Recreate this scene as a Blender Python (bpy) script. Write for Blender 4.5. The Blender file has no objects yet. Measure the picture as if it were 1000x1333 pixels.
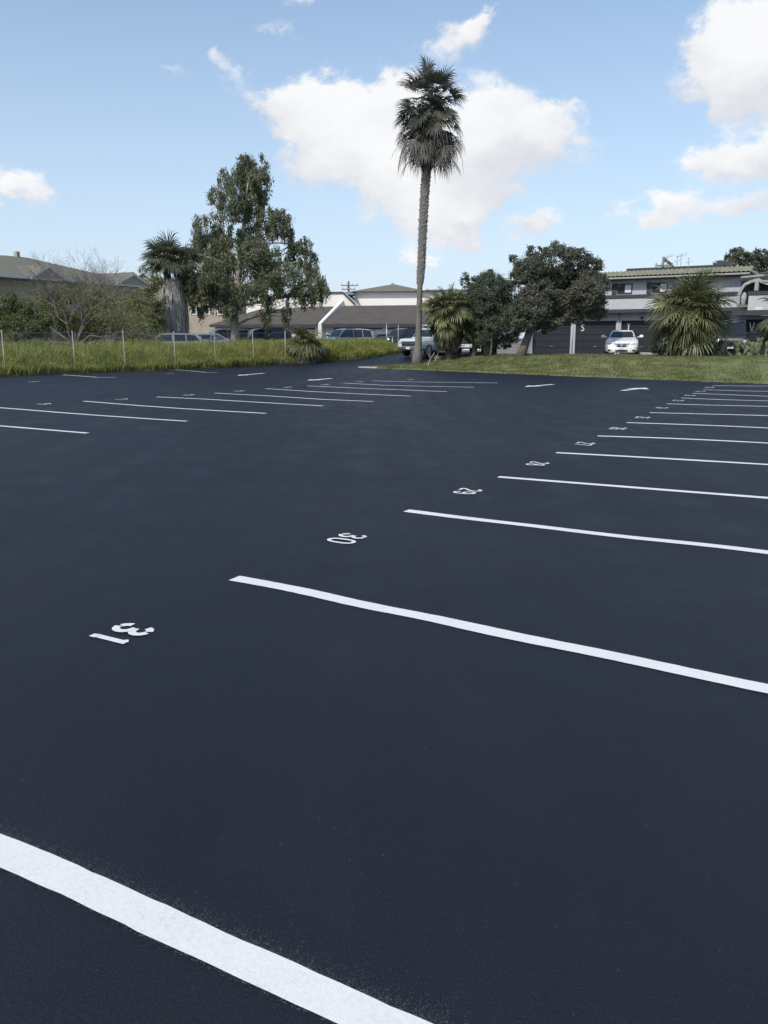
import bpy, bmesh, math, random
import numpy as np
from mathutils import Vector, Matrix
from mathutils.bvhtree import BVHTree
R = math.radians
rnd = random.Random(7)
rng = np.random.default_rng(11)
scene = bpy.context.scene
col = scene.collection
# ------------------------------------------------------------------ camera
FPX, HOR, CAMH = 1040.0, 440.0, 1.70
PITCH = math.atan((666.5 - HOR) / FPX)
cp, sp = math.cos(PITCH), math.sin(PITCH)
cd = bpy.data.cameras.new('camera'); cam = bpy.data.objects.new('camera', cd); col.objects.link(cam)
cam.location = (0, 0, CAMH); cam.rotation_euler = (R(90) - PITCH, 0, 0)
cd.sensor_fit = 'VERTICAL'; cd.sensor_height = 24; cd.lens = 24 * FPX / 1333.0
cd.clip_start = 0.05; cd.clip_end = 5000
scene.camera = cam

def ray(px, py):
    a, b = px - 500.0, 666.5 - py
    return Vector((a, FPX * cp + b * sp, -FPX * sp + b * cp))
def at(px, py, Y):                       # point of the place seen at that pixel of the photo, Y metres ahead
    d = ray(px, py); return Vector((0, 0, CAMH)) + d * (Y / d.y)
def G(px, py, z=0.0):                    # point on the level ground
    d = ray(px, py); return Vector((0, 0, CAMH)) + d * ((z - CAMH) / d.z)
def X(px, Y): return (px - 500.0) * Y / (FPX / cp)
def ZZ(py, Y): return at(500, py, Y).z

# ------------------------------------------------------------------ object helpers
def tag(o, label=None, cat=None, group=None, kind=None):
    if label: o['label'] = label
    if cat: o['category'] = cat
    if group: o['group'] = group
    if kind: o['kind'] = kind
    return o
def empty(name, loc=(0, 0, 0), rz=0.0):
    o = bpy.data.objects.new(name, None); col.objects.link(o)
    o.location = loc; o.rotation_euler = (0, 0, rz); o.empty_display_size = 0.3
    return o
def link(name, me, mat, parent=None):
    o = bpy.data.objects.new(name, me); col.objects.link(o)
    if mat is not None:
        me.materials.clear(); me.materials.append(mat)
    if parent is not None: o.parent = parent
    return o
class MB:
    def __init__(s): s.v = []; s.f = []
    def add(s, vs, fs):
        n = len(s.v); s.v += [tuple(p) for p in vs]; s.f += [tuple(i + n for i in f) for f in fs]
    def box(s, x0, x1, y0, y1, z0, z1):
        s.add([(x0,y0,z0),(x1,y0,z0),(x1,y1,z0),(x0,y1,z0),(x0,y0,z1),(x1,y0,z1),(x1,y1,z1),(x0,y1,z1)],
              [(0,3,2,1),(4,5,6,7),(0,1,5,4),(1,2,6,5),(2,3,7,6),(3,0,4,7)])
        return s
    def tube(s, pts, rads, n=8, cap=True):
        pts = [Vector(p) for p in pts]
        if not hasattr(rads, '__len__'): rads = [rads] * len(pts)
        vs = []
        for i, p in enumerate(pts):
            t = (pts[min(i+1, len(pts)-1)] - pts[max(i-1, 0)]).normalized()
            u = t.cross(Vector((0.13, 1, 0.21))).normalized(); w = t.cross(u)
            for k in range(n):
                a = 2*math.pi*k/n
                vs.append(p + (u*math.cos(a) + w*math.sin(a)) * rads[i])
        fs = []
        for i in range(len(pts)-1):
            for k in range(n):
                k2 = (k+1) % n
                fs.append((i*n+k, i*n+k2, (i+1)*n+k2, (i+1)*n+k))
        if cap: fs.append(tuple(range(n))[::-1]); fs.append(tuple((len(pts)-1)*n+k for k in range(n)))
        s.add(vs, fs); return s
    def poly(s, pts, d=None):                # flat polygon, or prism when d (vector) is given
        pts = [Vector(p) for p in pts]; n = len(pts)
        if d is None: s.add(pts, [tuple(range(n))]); return s
        d = Vector(d)
        s.add(pts + [p + d for p in pts], [tuple(range(n))[::-1], tuple(range(n, 2*n))] + [(i, (i+1) % n, n+(i+1) % n, n+i) for i in range(n)])
        return s
    def mesh(s, name):
        me = bpy.data.meshes.new(name); me.from_pydata(s.v, [], s.f); me.update(); return me
    def build(s, name, mat, parent=None, smooth=False, bevel=0.0, fixn=True):
        me = s.mesh(name)
        if fixn or bevel:
            bm = bmesh.new(); bm.from_mesh(me)
            if bevel: bmesh.ops.bevel(bm, geom=bm.edges[:], offset=bevel, segments=2, affect='EDGES')
            bmesh.ops.recalc_face_normals(bm, faces=bm.faces[:]); bm.to_mesh(me); bm.free()
        if smooth: me.shade_smooth()
        return link(name, me, mat, parent)
def fast(name, V, F, mat, parent=None):       # V (n,3), F (m,4) arrays of quads
    me = bpy.data.meshes.new(name); V = np.asarray(V, dtype=np.float32); F = np.asarray(F, dtype=np.int32)
    k = F.shape[1]
    me.vertices.add(len(V)); me.vertices.foreach_set('co', V.ravel())
    me.loops.add(F.size); me.loops.foreach_set('vertex_index', F.ravel())
    me.polygons.add(len(F)); me.polygons.foreach_set('loop_start', np.arange(0, F.size, k, dtype=np.int32))
    me.update(calc_edges=True)
    return link(name, me, mat, parent)

# ------------------------------------------------------------------ materials
def new_mat(name):
    m = bpy.data.materials.new(name); m.use_nodes = True
    nt = m.node_tree; b = nt.nodes['Principled BSDF']; return m, nt, b
def ramp(nt, src, stops):
    r = nt.nodes.new('ShaderNodeValToRGB'); nt.links.new(src, r.inputs[0])
    e = r.color_ramp.elements
    while len(e) < len(stops): e.new(0.5)
    for k, (p, c) in enumerate(stops): e[k].position = p; e[k].color = (*c, 1)
    return r
def noise(nt, scale, detail=4, rough=0.6, coord='Object', vec=None):
    t = nt.nodes.new('ShaderNodeTexNoise'); t.inputs['Scale'].default_value = scale
    t.inputs['Detail'].default_value = detail; t.inputs['Roughness'].default_value = rough
    if vec is None:
        tc = nt.nodes.new('ShaderNodeTexCoord'); vec = tc.outputs[coord]
    nt.links.new(vec, t.inputs['Vector']); return t
def mat(name, c, rough=0.8, var=0.12, scale=3.0, bump=0.0, bscale=40.0, metal=0.0, spec=0.5, c2=None, coat=0.0):
    m, nt, b = new_mat(name)
    b.inputs['Roughness'].default_value = rough; b.inputs['Metallic'].default_value = metal
    b.inputs['Specular IOR Level'].default_value = spec; b.inputs['Coat Weight'].default_value = coat
    c2 = c2 or tuple(min(1, x * (1 + var)) for x in c); c1 = tuple(x * (1 - var) for x in c)
    t = noise(nt, scale, 6); r = ramp(nt, t.outputs['Fac'], [(0.3, c1), (0.7, c2)])
    nt.links.new(r.outputs[0], b.inputs['Base Color'])
    if bump:
        t2 = noise(nt, bscale, 5); bp = nt.nodes.new('ShaderNodeBump'); bp.inputs['Strength'].default_value = bump
        bp.inputs['Distance'].default_value = 0.02
        nt.links.new(t2.outputs['Fac'], bp.inputs['Height']); nt.links.new(bp.outputs[0], b.inputs['Normal'])
    return m
def leaf_mat(name, cs, transl=0.25, rough=0.55, spec=0.3):
    m, nt, b = new_mat(name)
    g = nt.nodes.new('ShaderNodeNewGeometry')
    t = noise(nt, 0.9, 3)
    mx = nt.nodes.new('ShaderNodeMath'); mx.operation = 'MULTIPLY_ADD'; mx.inputs[1].default_value = 0.6
    nt.links.new(g.outputs['Random Per Island'], mx.inputs[0])
    m2 = nt.nodes.new('ShaderNodeMath'); m2.operation = 'MULTIPLY_ADD'; m2.inputs[1].default_value = 1.2; m2.inputs[2].default_value = -0.4
    nt.links.new(t.outputs['Fac'], m2.inputs[0]); nt.links.new(m2.outputs[0], mx.inputs[2])
    n = len(cs); r = ramp(nt, mx.outputs[0], [(0.05 + 0.9*i/(n-1), c) for i, c in enumerate(cs)])
    nt.links.new(r.outputs[0], b.inputs['Base Color']); b.inputs['Roughness'].default_value = rough
    b.inputs['Specular IOR Level'].default_value = spec
    tr = nt.nodes.new('ShaderNodeBsdfTranslucent'); nt.links.new(r.outputs[0], tr.inputs[0])
    ms = nt.nodes.new('ShaderNodeMixShader'); ms.inputs[0].default_value = transl
    out = nt.nodes['Material Output']
    nt.links.new(b.outputs[0], ms.inputs[1]); nt.links.new(tr.outputs[0], ms.inputs[2]); nt.links.new(ms.outputs[0], out.inputs[0])
    return m

def asphalt_mat():
    m, nt, b = new_mat('sealed_asphalt')
    def mt(op, a, c, d=None):
        n = nt.nodes.new('ShaderNodeMath'); n.operation = op
        for i, v in enumerate((a, c, d)):
            if v is None: continue
            if isinstance(v, (int, float)): n.inputs[i].default_value = v
            else: nt.links.new(v, n.inputs[i])
        return n.outputs[0]
    tc = nt.nodes.new('ShaderNodeTexCoord')
    mp = nt.nodes.new('ShaderNodeMapping'); mp.inputs['Rotation'].default_value = (0, 0, R(28.8)); mp.inputs['Scale'].default_value = (.9, .12, 1)
    nt.links.new(tc.outputs['Object'], mp.inputs[0])
    big = noise(nt, 0.22, 4, 0.6).outputs['Fac']; med = noise(nt, 1.6, 6, 0.65).outputs['Fac']; streak = noise(nt, 2.2, 5, 0.6, vec=mp.outputs[0]).outputs['Fac']
    fine = noise(nt, 130, 4, 0.75).outputs['Fac']
    v = mt('ADD', mt('MULTIPLY', big, .40), mt('ADD', mt('MULTIPLY', med, .28), mt('MULTIPLY', streak, .32)))
    r = ramp(nt, v, [(0.38, (0.0034, 0.0060, 0.0128)), (0.47, (0.0056, 0.0084, 0.0162)), (0.54, (0.0080, 0.0104, 0.0190)), (0.62, (0.0125, 0.0142, 0.0230))])
    gr = ramp(nt, fine, [(0.34, (0.45,)*3), (0.5, (1.0,)*3), (0.68, (1.9,)*3)])
    mg = nt.nodes.new('ShaderNodeMixRGB'); mg.blend_type = 'MULTIPLY'; mg.inputs[0].default_value = 1
    nt.links.new(r.outputs[0], mg.inputs[1]); nt.links.new(gr.outputs[0], mg.inputs[2])
    last = mg.outputs[0]
    for sc, rad, thr, c in ((17, .08, .93, (0.045, 0.05, 0.06, 1)), (43, .16, .93, (0.035, 0.04, 0.05, 1)), (5, .03, .85, (0.08, 0.08, 0.08, 1))):
        vo = nt.nodes.new('ShaderNodeTexVoronoi'); vo.inputs['Scale'].default_value = sc; nt.links.new(tc.outputs['Object'], vo.inputs['Vector'])
        sp_ = nt.nodes.new('ShaderNodeSeparateColor'); nt.links.new(vo.outputs['Color'], sp_.inputs[0])
        f = mt('MULTIPLY', mt('LESS_THAN', vo.outputs['Distance'], rad), mt('GREATER_THAN', sp_.outputs[0], thr))
        mix = nt.nodes.new('ShaderNodeMixRGB'); nt.links.new(mt('MULTIPLY', f, .75), mix.inputs[0]); nt.links.new(last, mix.inputs[1]); mix.inputs[2].default_value = c; last = mix.outputs[0]
    nt.links.new(last, b.inputs['Base Color'])
    rr = ramp(nt, mt('ADD', mt('MULTIPLY', med, .5), mt('MULTIPLY', streak, .5)), [(0.36, (0.50,)*3), (0.64, (0.72,)*3)]); nt.links.new(rr.outputs[0], b.inputs['Roughness'])
    b.inputs['Specular IOR Level'].default_value = 0.32
    t3 = noise(nt, 50, 3, 0.6).outputs['Fac']
    bp = nt.nodes.new('ShaderNodeBump'); bp.inputs['Strength'].default_value = 0.8; bp.inputs['Distance'].default_value = 0.006
    nt.links.new(mt('ADD', fine, t3), bp.inputs['Height']); nt.links.new(bp.outputs[0], b.inputs['Normal'])
    return m
def paint_mat():
    m, nt, b = new_mat('white_line_paint')
    t = noise(nt, 60, 6, 0.75); t2 = noise(nt, 2.0, 4)
    ad = nt.nodes.new('ShaderNodeMath'); ad.operation = 'MULTIPLY_ADD'; ad.inputs[1].default_value = 0.5
    nt.links.new(t2.outputs['Fac'], ad.inputs[0]); nt.links.new(t.outputs['Fac'], ad.inputs[2])
    r = ramp(nt, ad.outputs[0], [(0.50, (0.50, 0.505, 0.51)), (0.66, (0.655, 0.65, 0.64)), (0.95, (0.73, 0.725, 0.715))])
    nt.links.new(r.outputs[0], b.inputs['Base Color']); b.inputs['Roughness'].default_value = 0.7
    bp = nt.nodes.new('ShaderNodeBump'); bp.inputs['Strength'].default_value = 0.5; bp.inputs['Distance'].default_value = 0.003
    t3 = noise(nt, 150, 3, 0.7)
    nt.links.new(t3.outputs['Fac'], bp.inputs['Height']); nt.links.new(bp.outputs[0], b.inputs['Normal'])
    return m
def tile_mat(name, c1, c2, sx, axis='X'):
    m, nt, b = new_mat(name)
    tc = nt.nodes.new('ShaderNodeTexCoord')
    t = noise(nt, 9, 3); w = nt.nodes.new('ShaderNodeTexNoise'); w.inputs['Scale'].default_value = 1.1
    nt.links.new(tc.outputs['Object'], w.inputs['Vector'])
    r = ramp(nt, t.outputs['Fac'], [(0.3, c1), (0.7, c2)]); nt.links.new(r.outputs[0], b.inputs['Base Color'])
    b.inputs['Roughness'].default_value = 0.8
    return m
M = {}
M['asphalt'] = asphalt_mat(); M['paint'] = paint_mat()
M['mist'] = mat('thin_overspray', (0.13, 0.14, 0.155), 0.8, 0.6, 90)
M['drive'] = mat('grey_driveway', (0.11, 0.11, 0.115), 0.9, 0.2, 0.8, 0.4, 60)
M['soil'] = mat('verge_soil', (0.07, 0.068, 0.03), 0.95, 0.35, 1.5, 0.5, 20)
M['lawnsoil'] = mat('turf_soil', (0.13, 0.145, 0.055), 0.95, 0.5, 1.2, 0.6, 25)
M['grass'] = leaf_mat('lawn_grass', [(0.16, 0.14, 0.075), (0.10, 0.125, 0.04), (0.18, 0.20, 0.068), (0.23, 0.235, 0.09), (0.33, 0.29, 0.155)], 0.4, 0.6)
M['weed'] = leaf_mat('weed_stems', [(0.1131, 0.1355, 0.0333), (0.2156, 0.2424, 0.06), (0.3389, 0.3532, 0.1), (0.5136, 0.4824, 0.1667)], 0.4, 0.6)
M['weedleaf'] = leaf_mat('weed_leaf', [(0.0575, 0.0747, 0.023), (0.1725, 0.1955, 0.0575), (0.299, 0.3105, 0.1035), (0.414, 0.4025, 0.1725)], 0.4, 0.6)
M['euc'] = leaf_mat('eucalyptus_leaf', [(0.0818, 0.1031, 0.0661), (0.1341, 0.158, 0.0948), (0.1962, 0.2129, 0.1178), (0.2944, 0.2745, 0.158)], 0.4, 0.5)
M['dense'] = leaf_mat('evergreen_leaf', [(0.0813, 0.093, 0.0715), (0.1151, 0.1276, 0.0932), (0.1558, 0.162, 0.1164), (0.2202, 0.2034, 0.1497)], 0.35, 0.6)
M['conif'] = leaf_mat('cypress_needles', [(0.0647, 0.0842, 0.0609), (0.1016, 0.1263, 0.0847), (0.1478, 0.1721, 0.1101)], 0.3, 0.7)
M['shrub'] = leaf_mat('shrub_leaf', [(0.0747, 0.0972, 0.0358), (0.1346, 0.157, 0.0644), (0.2093, 0.2242, 0.1001)], 0.35)
M['tan'] = leaf_mat('sparse_brown_leaf', [(0.1157, 0.1251, 0.0548), (0.1928, 0.2055, 0.0891), (0.2778, 0.2858, 0.1301)], 0.3)
M['palm'] = leaf_mat('palm_frond', [(0.056, 0.0726, 0.0347), (0.112, 0.1265, 0.0578), (0.1904, 0.1925, 0.0893), (0.2912, 0.264, 0.1313)], 0.3, 0.45, 0.5)
M['palmdark'] = leaf_mat('palm_frond_dark', [(0.0571, 0.0739, 0.058), (0.1092, 0.126, 0.0837), (0.2016, 0.205, 0.1288)], 0.3, 0.45, 0.5)
M['palmtall'] = leaf_mat('tall_palm_frond', [(0.055, 0.0605, 0.0506), (0.1012, 0.1078, 0.0814), (0.176, 0.1705, 0.121)], 0.3, 0.45, 0.4)
M['dead'] = leaf_mat('dead_frond', [(0.0984, 0.0918, 0.0804), (0.164, 0.1517, 0.1312), (0.2542, 0.2337, 0.2009)], 0.25, 0.8, 0.1)
M['dead2'] = leaf_mat('olive_dead_frond', [(0.05, 0.05, 0.033), (0.10, 0.095, 0.06), (0.17, 0.155, 0.10)], 0.15, 0.8, 0.1)
M['deadpale'] = leaf_mat('pale_dead_frond', [(0.24, 0.225, 0.195), (0.38, 0.355, 0.31), (0.52, 0.49, 0.44)], 0.1, 0.8, 0.1)
M['bark'] = mat('bark', (0.11, 0.09, 0.075), 0.9, 0.3, 8, 0.8, 30)
M['palebark'] = mat('pale_bark', (0.30, 0.27, 0.24), 0.85, 0.35, 5, 0.5, 20)
M['palmbark'] = mat('palm_bark', (0.15, 0.135, 0.12), 0.95, 0.35, 7, 0.9, 30)
M['boot'] = mat('palm_leaf_stubs', (0.27, 0.25, 0.225), 0.9, 0.35, 9, 0.5, 30)
M['twig'] = mat('grey_twigs', (0.14, 0.125, 0.105), 0.9, 0.3, 4)
M['cactus'] = mat('cactus_pad', (0.12, 0.15, 0.075), 0.6, 0.3, 4)
M['cream'] = mat('cream_stucco', (0.76, 0.72, 0.67), 0.9, 0.06, 0.5, 0.3, 30)
M['white'] = mat('white_trim', (0.68, 0.67, 0.64), 0.6, 0.05, 2)
M['shingle'] = mat('brown_shingles', (0.088, 0.072, 0.062), 0.95, 0.22, 1.2, 0.5, 30)
M['greenshingle'] = mat('grey_green_shingles', (0.15, 0.142, 0.11), 0.95, 0.18, 3, 0.4, 20)
M['taupe'] = mat('taupe_stucco', (0.37, 0.32, 0.24), 0.9, 0.12, 1.0, 0.3, 30)
M['greystucco'] = mat('grey_stucco', (0.44, 0.45, 0.455), 0.95, 0.10, 12, 0.8, 18)
M['lilac'] = mat('grey_siding', (0.43, 0.425, 0.455), 0.9, 0.08, 1.5, 0.3, 30)
M['darktrim'] = mat('dark_timber_trim', (0.035, 0.038, 0.045), 0.7, 0.2, 4)
M['gdoor'] = mat('dark_blue_garage_door', (0.010, 0.013, 0.020), 0.6, 0.2, 0.8)
M['ctile'] = mat('olive_clay_tile', (0.20, 0.195, 0.135), 0.85, 0.25, 2.5, 0.2, 20)
M['glass'] = mat('window_glass', (0.03, 0.035, 0.045), 0.08, 0.1, 1, spec=0.8)
M['carglass'] = mat('car_glass', (0.02, 0.024, 0.03), 0.08, 0.1, 1, spec=0.6)
M['blind'] = mat('white_blind', (0.60, 0.61, 0.64), 0.7, 0.04, 2)
M['metal'] = mat('galvanised_metal', (0.36, 0.36, 0.36), 0.45, 0.15, 6, metal=0.7)
M['postgrey'] = mat('galvanised_post', (0.34, 0.33, 0.30), 0.7, 0.15, 6)
M['rust'] = mat('weathered_steel', (0.30, 0.28, 0.26), 0.7, 0.2, 6)
M['wood'] = mat('weathered_wood', (0.17, 0.145, 0.12), 0.9, 0.25, 5, 0.4, 30)
M['concrete'] = mat('concrete', (0.36, 0.35, 0.34), 0.9, 0.15, 3, 0.4, 40)
M['block'] = mat('grey_block_wall', (0.23, 0.225, 0.225), 0.9, 0.15, 3, 0.3, 30)
M['tyre'] = mat('tyre_rubber', (0.018, 0.018, 0.02), 0.85, 0.2, 5)
M['rim'] = mat('alloy_rim', (0.45, 0.46, 0.48), 0.3, 0.1, 5, metal=0.8)
M['chrome'] = mat('chrome', (0.62, 0.64, 0.66), 0.18, 0.05, 5, metal=0.9)
M['blackpl'] = mat('black_plastic', (0.02, 0.021, 0.024), 0.5, 0.2, 5)
M['lamp'] = mat('headlight_lens', (0.42, 0.45, 0.48), 0.12, 0.25, 14, spec=0.8)
M['redlens'] = mat('red_tail_lens', (0.25, 0.015, 0.015), 0.2, 0.1, 8)
M['plate'] = mat('licence_plate', (0.6, 0.62, 0.66), 0.5, 0.1, 30)
def carpaint(n, c, rough=0.3): return mat(n, c, rough, 0.03, 2, coat=0.7)
M['c_white'] = carpaint('white_car_paint', (0.84, 0.83, 0.81)); M['c_teal'] = carpaint('pale_truck_paint', (0.47, 0.53, 0.53))
M['c_black'] = carpaint('black_car_paint', (0.018, 0.019, 0.023)); M['c_silver'] = carpaint('silver_car_paint', (0.40, 0.43, 0.48))
M['c_grey'] = carpaint('grey_car_paint', (0.10, 0.10, 0.105)); M['c_mauve'] = carpaint('mauve_grey_car_paint', (0.24, 0.22, 0.255))

# ------------------------------------------------------------------ terrain
def sst(a, b, t):
    t = np.clip((np.asarray(t, dtype=float) - a) / (b - a), 0, 1); return t*t*(3 - 2*t)
EX = [(-60, -38), (12, -32), (36.7, -17.2), (41.7, -13.6), (44.8, -10.9), (51.5, -6.8), (55.3, -1.04), (60, 1.1), (66, 1.9), (90, 2), (200, 2)]
def xE(y): return np.interp(y, [e[0] for e in EX], [e[1] for e in EX])
def hfun(x, y):
    x = np.asarray(x, float); y = np.asarray(y, float)
    dl = (xE(y) - x) * 0.88
    hl = 0.52 * sst(0.2, 5, dl)
    dr = (x + 0.9) * 0.729 + (y - 47) * 0.684
    dleft = (x + 0.9) * 0.72 - (y - 47) * 0.69 
    hr = 0.70 * sst(0.0, 6.5, dr) * sst(-1.0, 4.0, dleft)
    hr2 = 0.70 * sst(0.0, 6.5, dr) * sst(52, 60, y) * sst(-3, 3, x)
    hp = 0.58 * sst(49, 60, y)
    return np.maximum(np.maximum(hl, np.maximum(hr, hr2)), hp)
def H(x, y): return float(hfun(x, y))
def grid(name, xs, ys, zf, m, keep=None, kind='structure'):
    XX, YY = np.meshgrid(xs, ys); V = np.stack([XX, YY, zf(XX, YY)], -1).reshape(-1, 3)
    nx, ny = len(xs), len(ys); i = np.arange(nx-1)[None, :] + (np.arange(ny-1)*nx)[:, None]; i = i.ravel()
    F = np.stack([i, i+1, i+1+nx, i+nx], 1)
    if keep is not None:
        c = V[F].mean(1); F = F[keep(c[:, 0], c[:, 1])]
    o = fast(name, V, F, m); o.data.shade_smooth(); tag(o, kind=kind); return o
xs = np.concatenate([[-1800, -600, -200], np.arange(-100, 100.1, 1.0), [200, 600, 1800]])
ys = np.concatenate([[-900, -200, -60, -20, 0, 10, 20], np.arange(25, 110.1, 1.0), [150, 300, 900, 3000]])
grid('ground', xs, ys, lambda x, y: hfun(x, y) - 0.035, M['drive'])
def keep_lot(x, y):
    dl = (xE(y) - x) * 0.88; dr = (x + 0.9) * 0.729 + (y - 47) * 0.684; dleft = (x + 0.9)*0.72 - (y - 47)*0.69
    return (dl < 1.5) & ~((dr > 1.6) & (dleft > 1.2)) & (y < 60) & (x < 45)
grid('parking_lot', np.arange(-45, 46, 0.5), np.arange(-12, 61, 0.5), lambda x, y: np.where(hfun(x, y) < 1e-4, 0, hfun(x, y)), M['asphalt'], keep_lot)
# weed verge ground sheet
yv = np.arange(8, 66, 0.5); tv = np.array([-0.0, 0.06, 0.5, 1, 1.6, 2.4, 3.2, 4.2, 5.4])
YY, TT = np.meshgrid(yv, tv, indexing='ij'); XX = xE(YY) - TT/0.88 + 0.10*np.sin(YY*1.9)*(TT < .1) + 0.06*np.sin(YY*5.3)*(TT < .1)
ZV = hfun(XX, YY) + np.where(TT < 0.03, 0.003, 0.05 + 0.02*np.sin(YY*3))
V = np.stack([XX, YY, ZV], -1).reshape(-1, 3); n2 = len(tv)
i = (np.arange(len(yv)-1)*n2)[:, None] + np.arange(n2-1)[None, :]; i = i.ravel()
o = fast('weed_verge', V, np.stack([i, i+1, i+1+n2, i+n2], 1), M['soil']); tag(o, kind='structure')
# lawn berm
FR = [(-0.9, 47.0), (2.9, 42.9), (7.2, 38.2), (11.4, 33.6), (14.4, 30.7), (26, 19.5), (34, 12)]
BK = [(1.2, 49.6), (4.5, 48.4), (8.6, 46.6), (14.0, 45.0), (19.5, 43.2), (30, 38.5), (40, 33)]
def plerp(P, t):
    f = t*(len(P)-1); i = min(int(f), len(P)-2); f -= i
    return (P[i][0]*(1-f)+P[i+1][0]*f, P[i][1]*(1-f)+P[i+1][1]*f)
def lawn_pt(a, b):
    p, q = plerp(FR, a), plerp(BK, a)
    w = 0.10*math.sin(a*170) + 0.08*math.sin(a*61)
    return p[0]*(1-b)+q[0]*b + (1-b)*w*0.7, p[1]*(1-b)+q[1]*b + (1-b)*w
def lawn_z(x, y, b):
    return H(x, y) + 0.07*min(1, b/0.02) + 0.03*math.sin(x*1.3)*math.sin(y*1.1)*min(1, b*5)*min(1, (1-b)*5)
NA, bs = 220, [0, 0.004, 0.02, 0.06, 0.12, 0.2, 0.3, 0.4, 0.5, 0.6, 0.7, 0.8, 0.9, 0.97, 1.0]
V = []
for k in range(NA+1):
    for b in bs:
        x, y = lawn_pt(k/NA, b); V.append((x, y, lawn_z(x, y, b) if b > 0 else 0.002))
n2 = len(bs); i = ((np.arange(NA)*n2)[:, None] + np.arange(n2-1)[None, :]).ravel()
o = fast('lawn', V, np.stack([i, i+n2, i+1+n2, i+1], 1), M['lawnsoil']); tag(o, kind='structure'); o.data.shade_smooth()

def blades(name, P, Hh, W, lean, m, label, cat=None, kind='stuff'):
    n = len(P); a = rng.uniform(0, 2*np.pi, n); u = np.stack([np.cos(a), np.sin(a), 0*a], 1) * W[:, None] / 2
    l = rng.normal(0, 1, (n, 3)); l[:, 2] = 0; top = P + l * (lean*Hh)[:, None] + np.stack([0*a, 0*a, Hh], 1)
    mid = P + l * (lean*Hh*0.3)[:, None] + np.stack([0*a, 0*a, Hh*0.55], 1)
    V = np.stack([P-u*0.6, P+u*0.6, mid+u, mid-u, top+u*0.25, top-u*0.25], 1).reshape(-1, 3)
    b = np.arange(n)*6; F = np.concatenate([np.stack([b, b+1, b+2, b+3], 1), np.stack([b+3, b+2, b+4, b+5], 1)])
    o = fast(name, V, F, m); tag(o, label, cat, kind=kind); return o
# lawn blades
n = 90000; A = rng.uniform(0, 0.86, n); B = rng.uniform(0.0, 1, n)**1.15
pt_ = np.sin(A*97+3*np.sin(B*5))*np.sin(B*9+A*61)+rng.normal(0, .45, n); A, B = A[pt_ > -.75], B[pt_ > -.75]; n = len(A)
P = np.array([(*lawn_pt(a, b), b) for a, b in zip(A, B)]); zz = hfun(P[:, 0], P[:, 1]) + 0.07*np.minimum(1, P[:, 2]/0.02)
cl = 0.5 + 0.5*np.sin(P[:, 0]*2.1 + 3*np.sin(P[:, 1]*0.9))*np.sin(P[:, 1]*1.7 + 2*np.sin(P[:, 0]*1.3))
P[:, 2] = zz - 0.01
blades('lawn_grass', P, rng.uniform(0.03, 0.085, n)*(0.7+0.8*cl), rng.uniform(0.012, 0.03, n), np.full(n, 0.55), M['grass'], 'short patchy lawn grass on the low bank along the lot')
# tall weeds
n = 150000; yy = 12 + 52*rng.uniform(0, 1, n)**0.75; tt = np.where(rng.uniform(0, 1, n) < 0.4, rng.uniform(0.0, 1.3, n), rng.uniform(0.1, 5.0, n))
tt = np.where(yy > 55, tt*1.8, tt)
xx = xE(yy) - tt/0.88 + 0.1*np.sin(yy*1.9)
cl = 0.5 + 0.5*np.sin(xx*1.1 + 2*np.sin(yy*0.5))*np.sin(yy*0.8 + 2*np.sin(xx*0.7))
cl2 = 0.5 + 0.5*np.sin(yy*2.7 + xx*1.7)
P = np.stack([xx, yy, hfun(xx, yy)], 1)
hh = (0.30 + 0.55*sst(0.1, 1.8, tt) + 0.18*cl + 0.12*cl2) * rng.uniform(0.55, 1.1, n)
blades('tall_weeds', P, hh, rng.uniform(0.015, 0.045, n), np.full(n, 0.22), M['weed'], 'tall green weeds growing along the chain link fence')

k_ = rng.integers(0, n, 70000); q_ = P[k_].copy(); q_[:, 2] += hh[k_]*rng.uniform(.35, 1.05, len(k_)); q_ += rng.normal(0, .05, q_.shape)
WQ = q_
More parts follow.
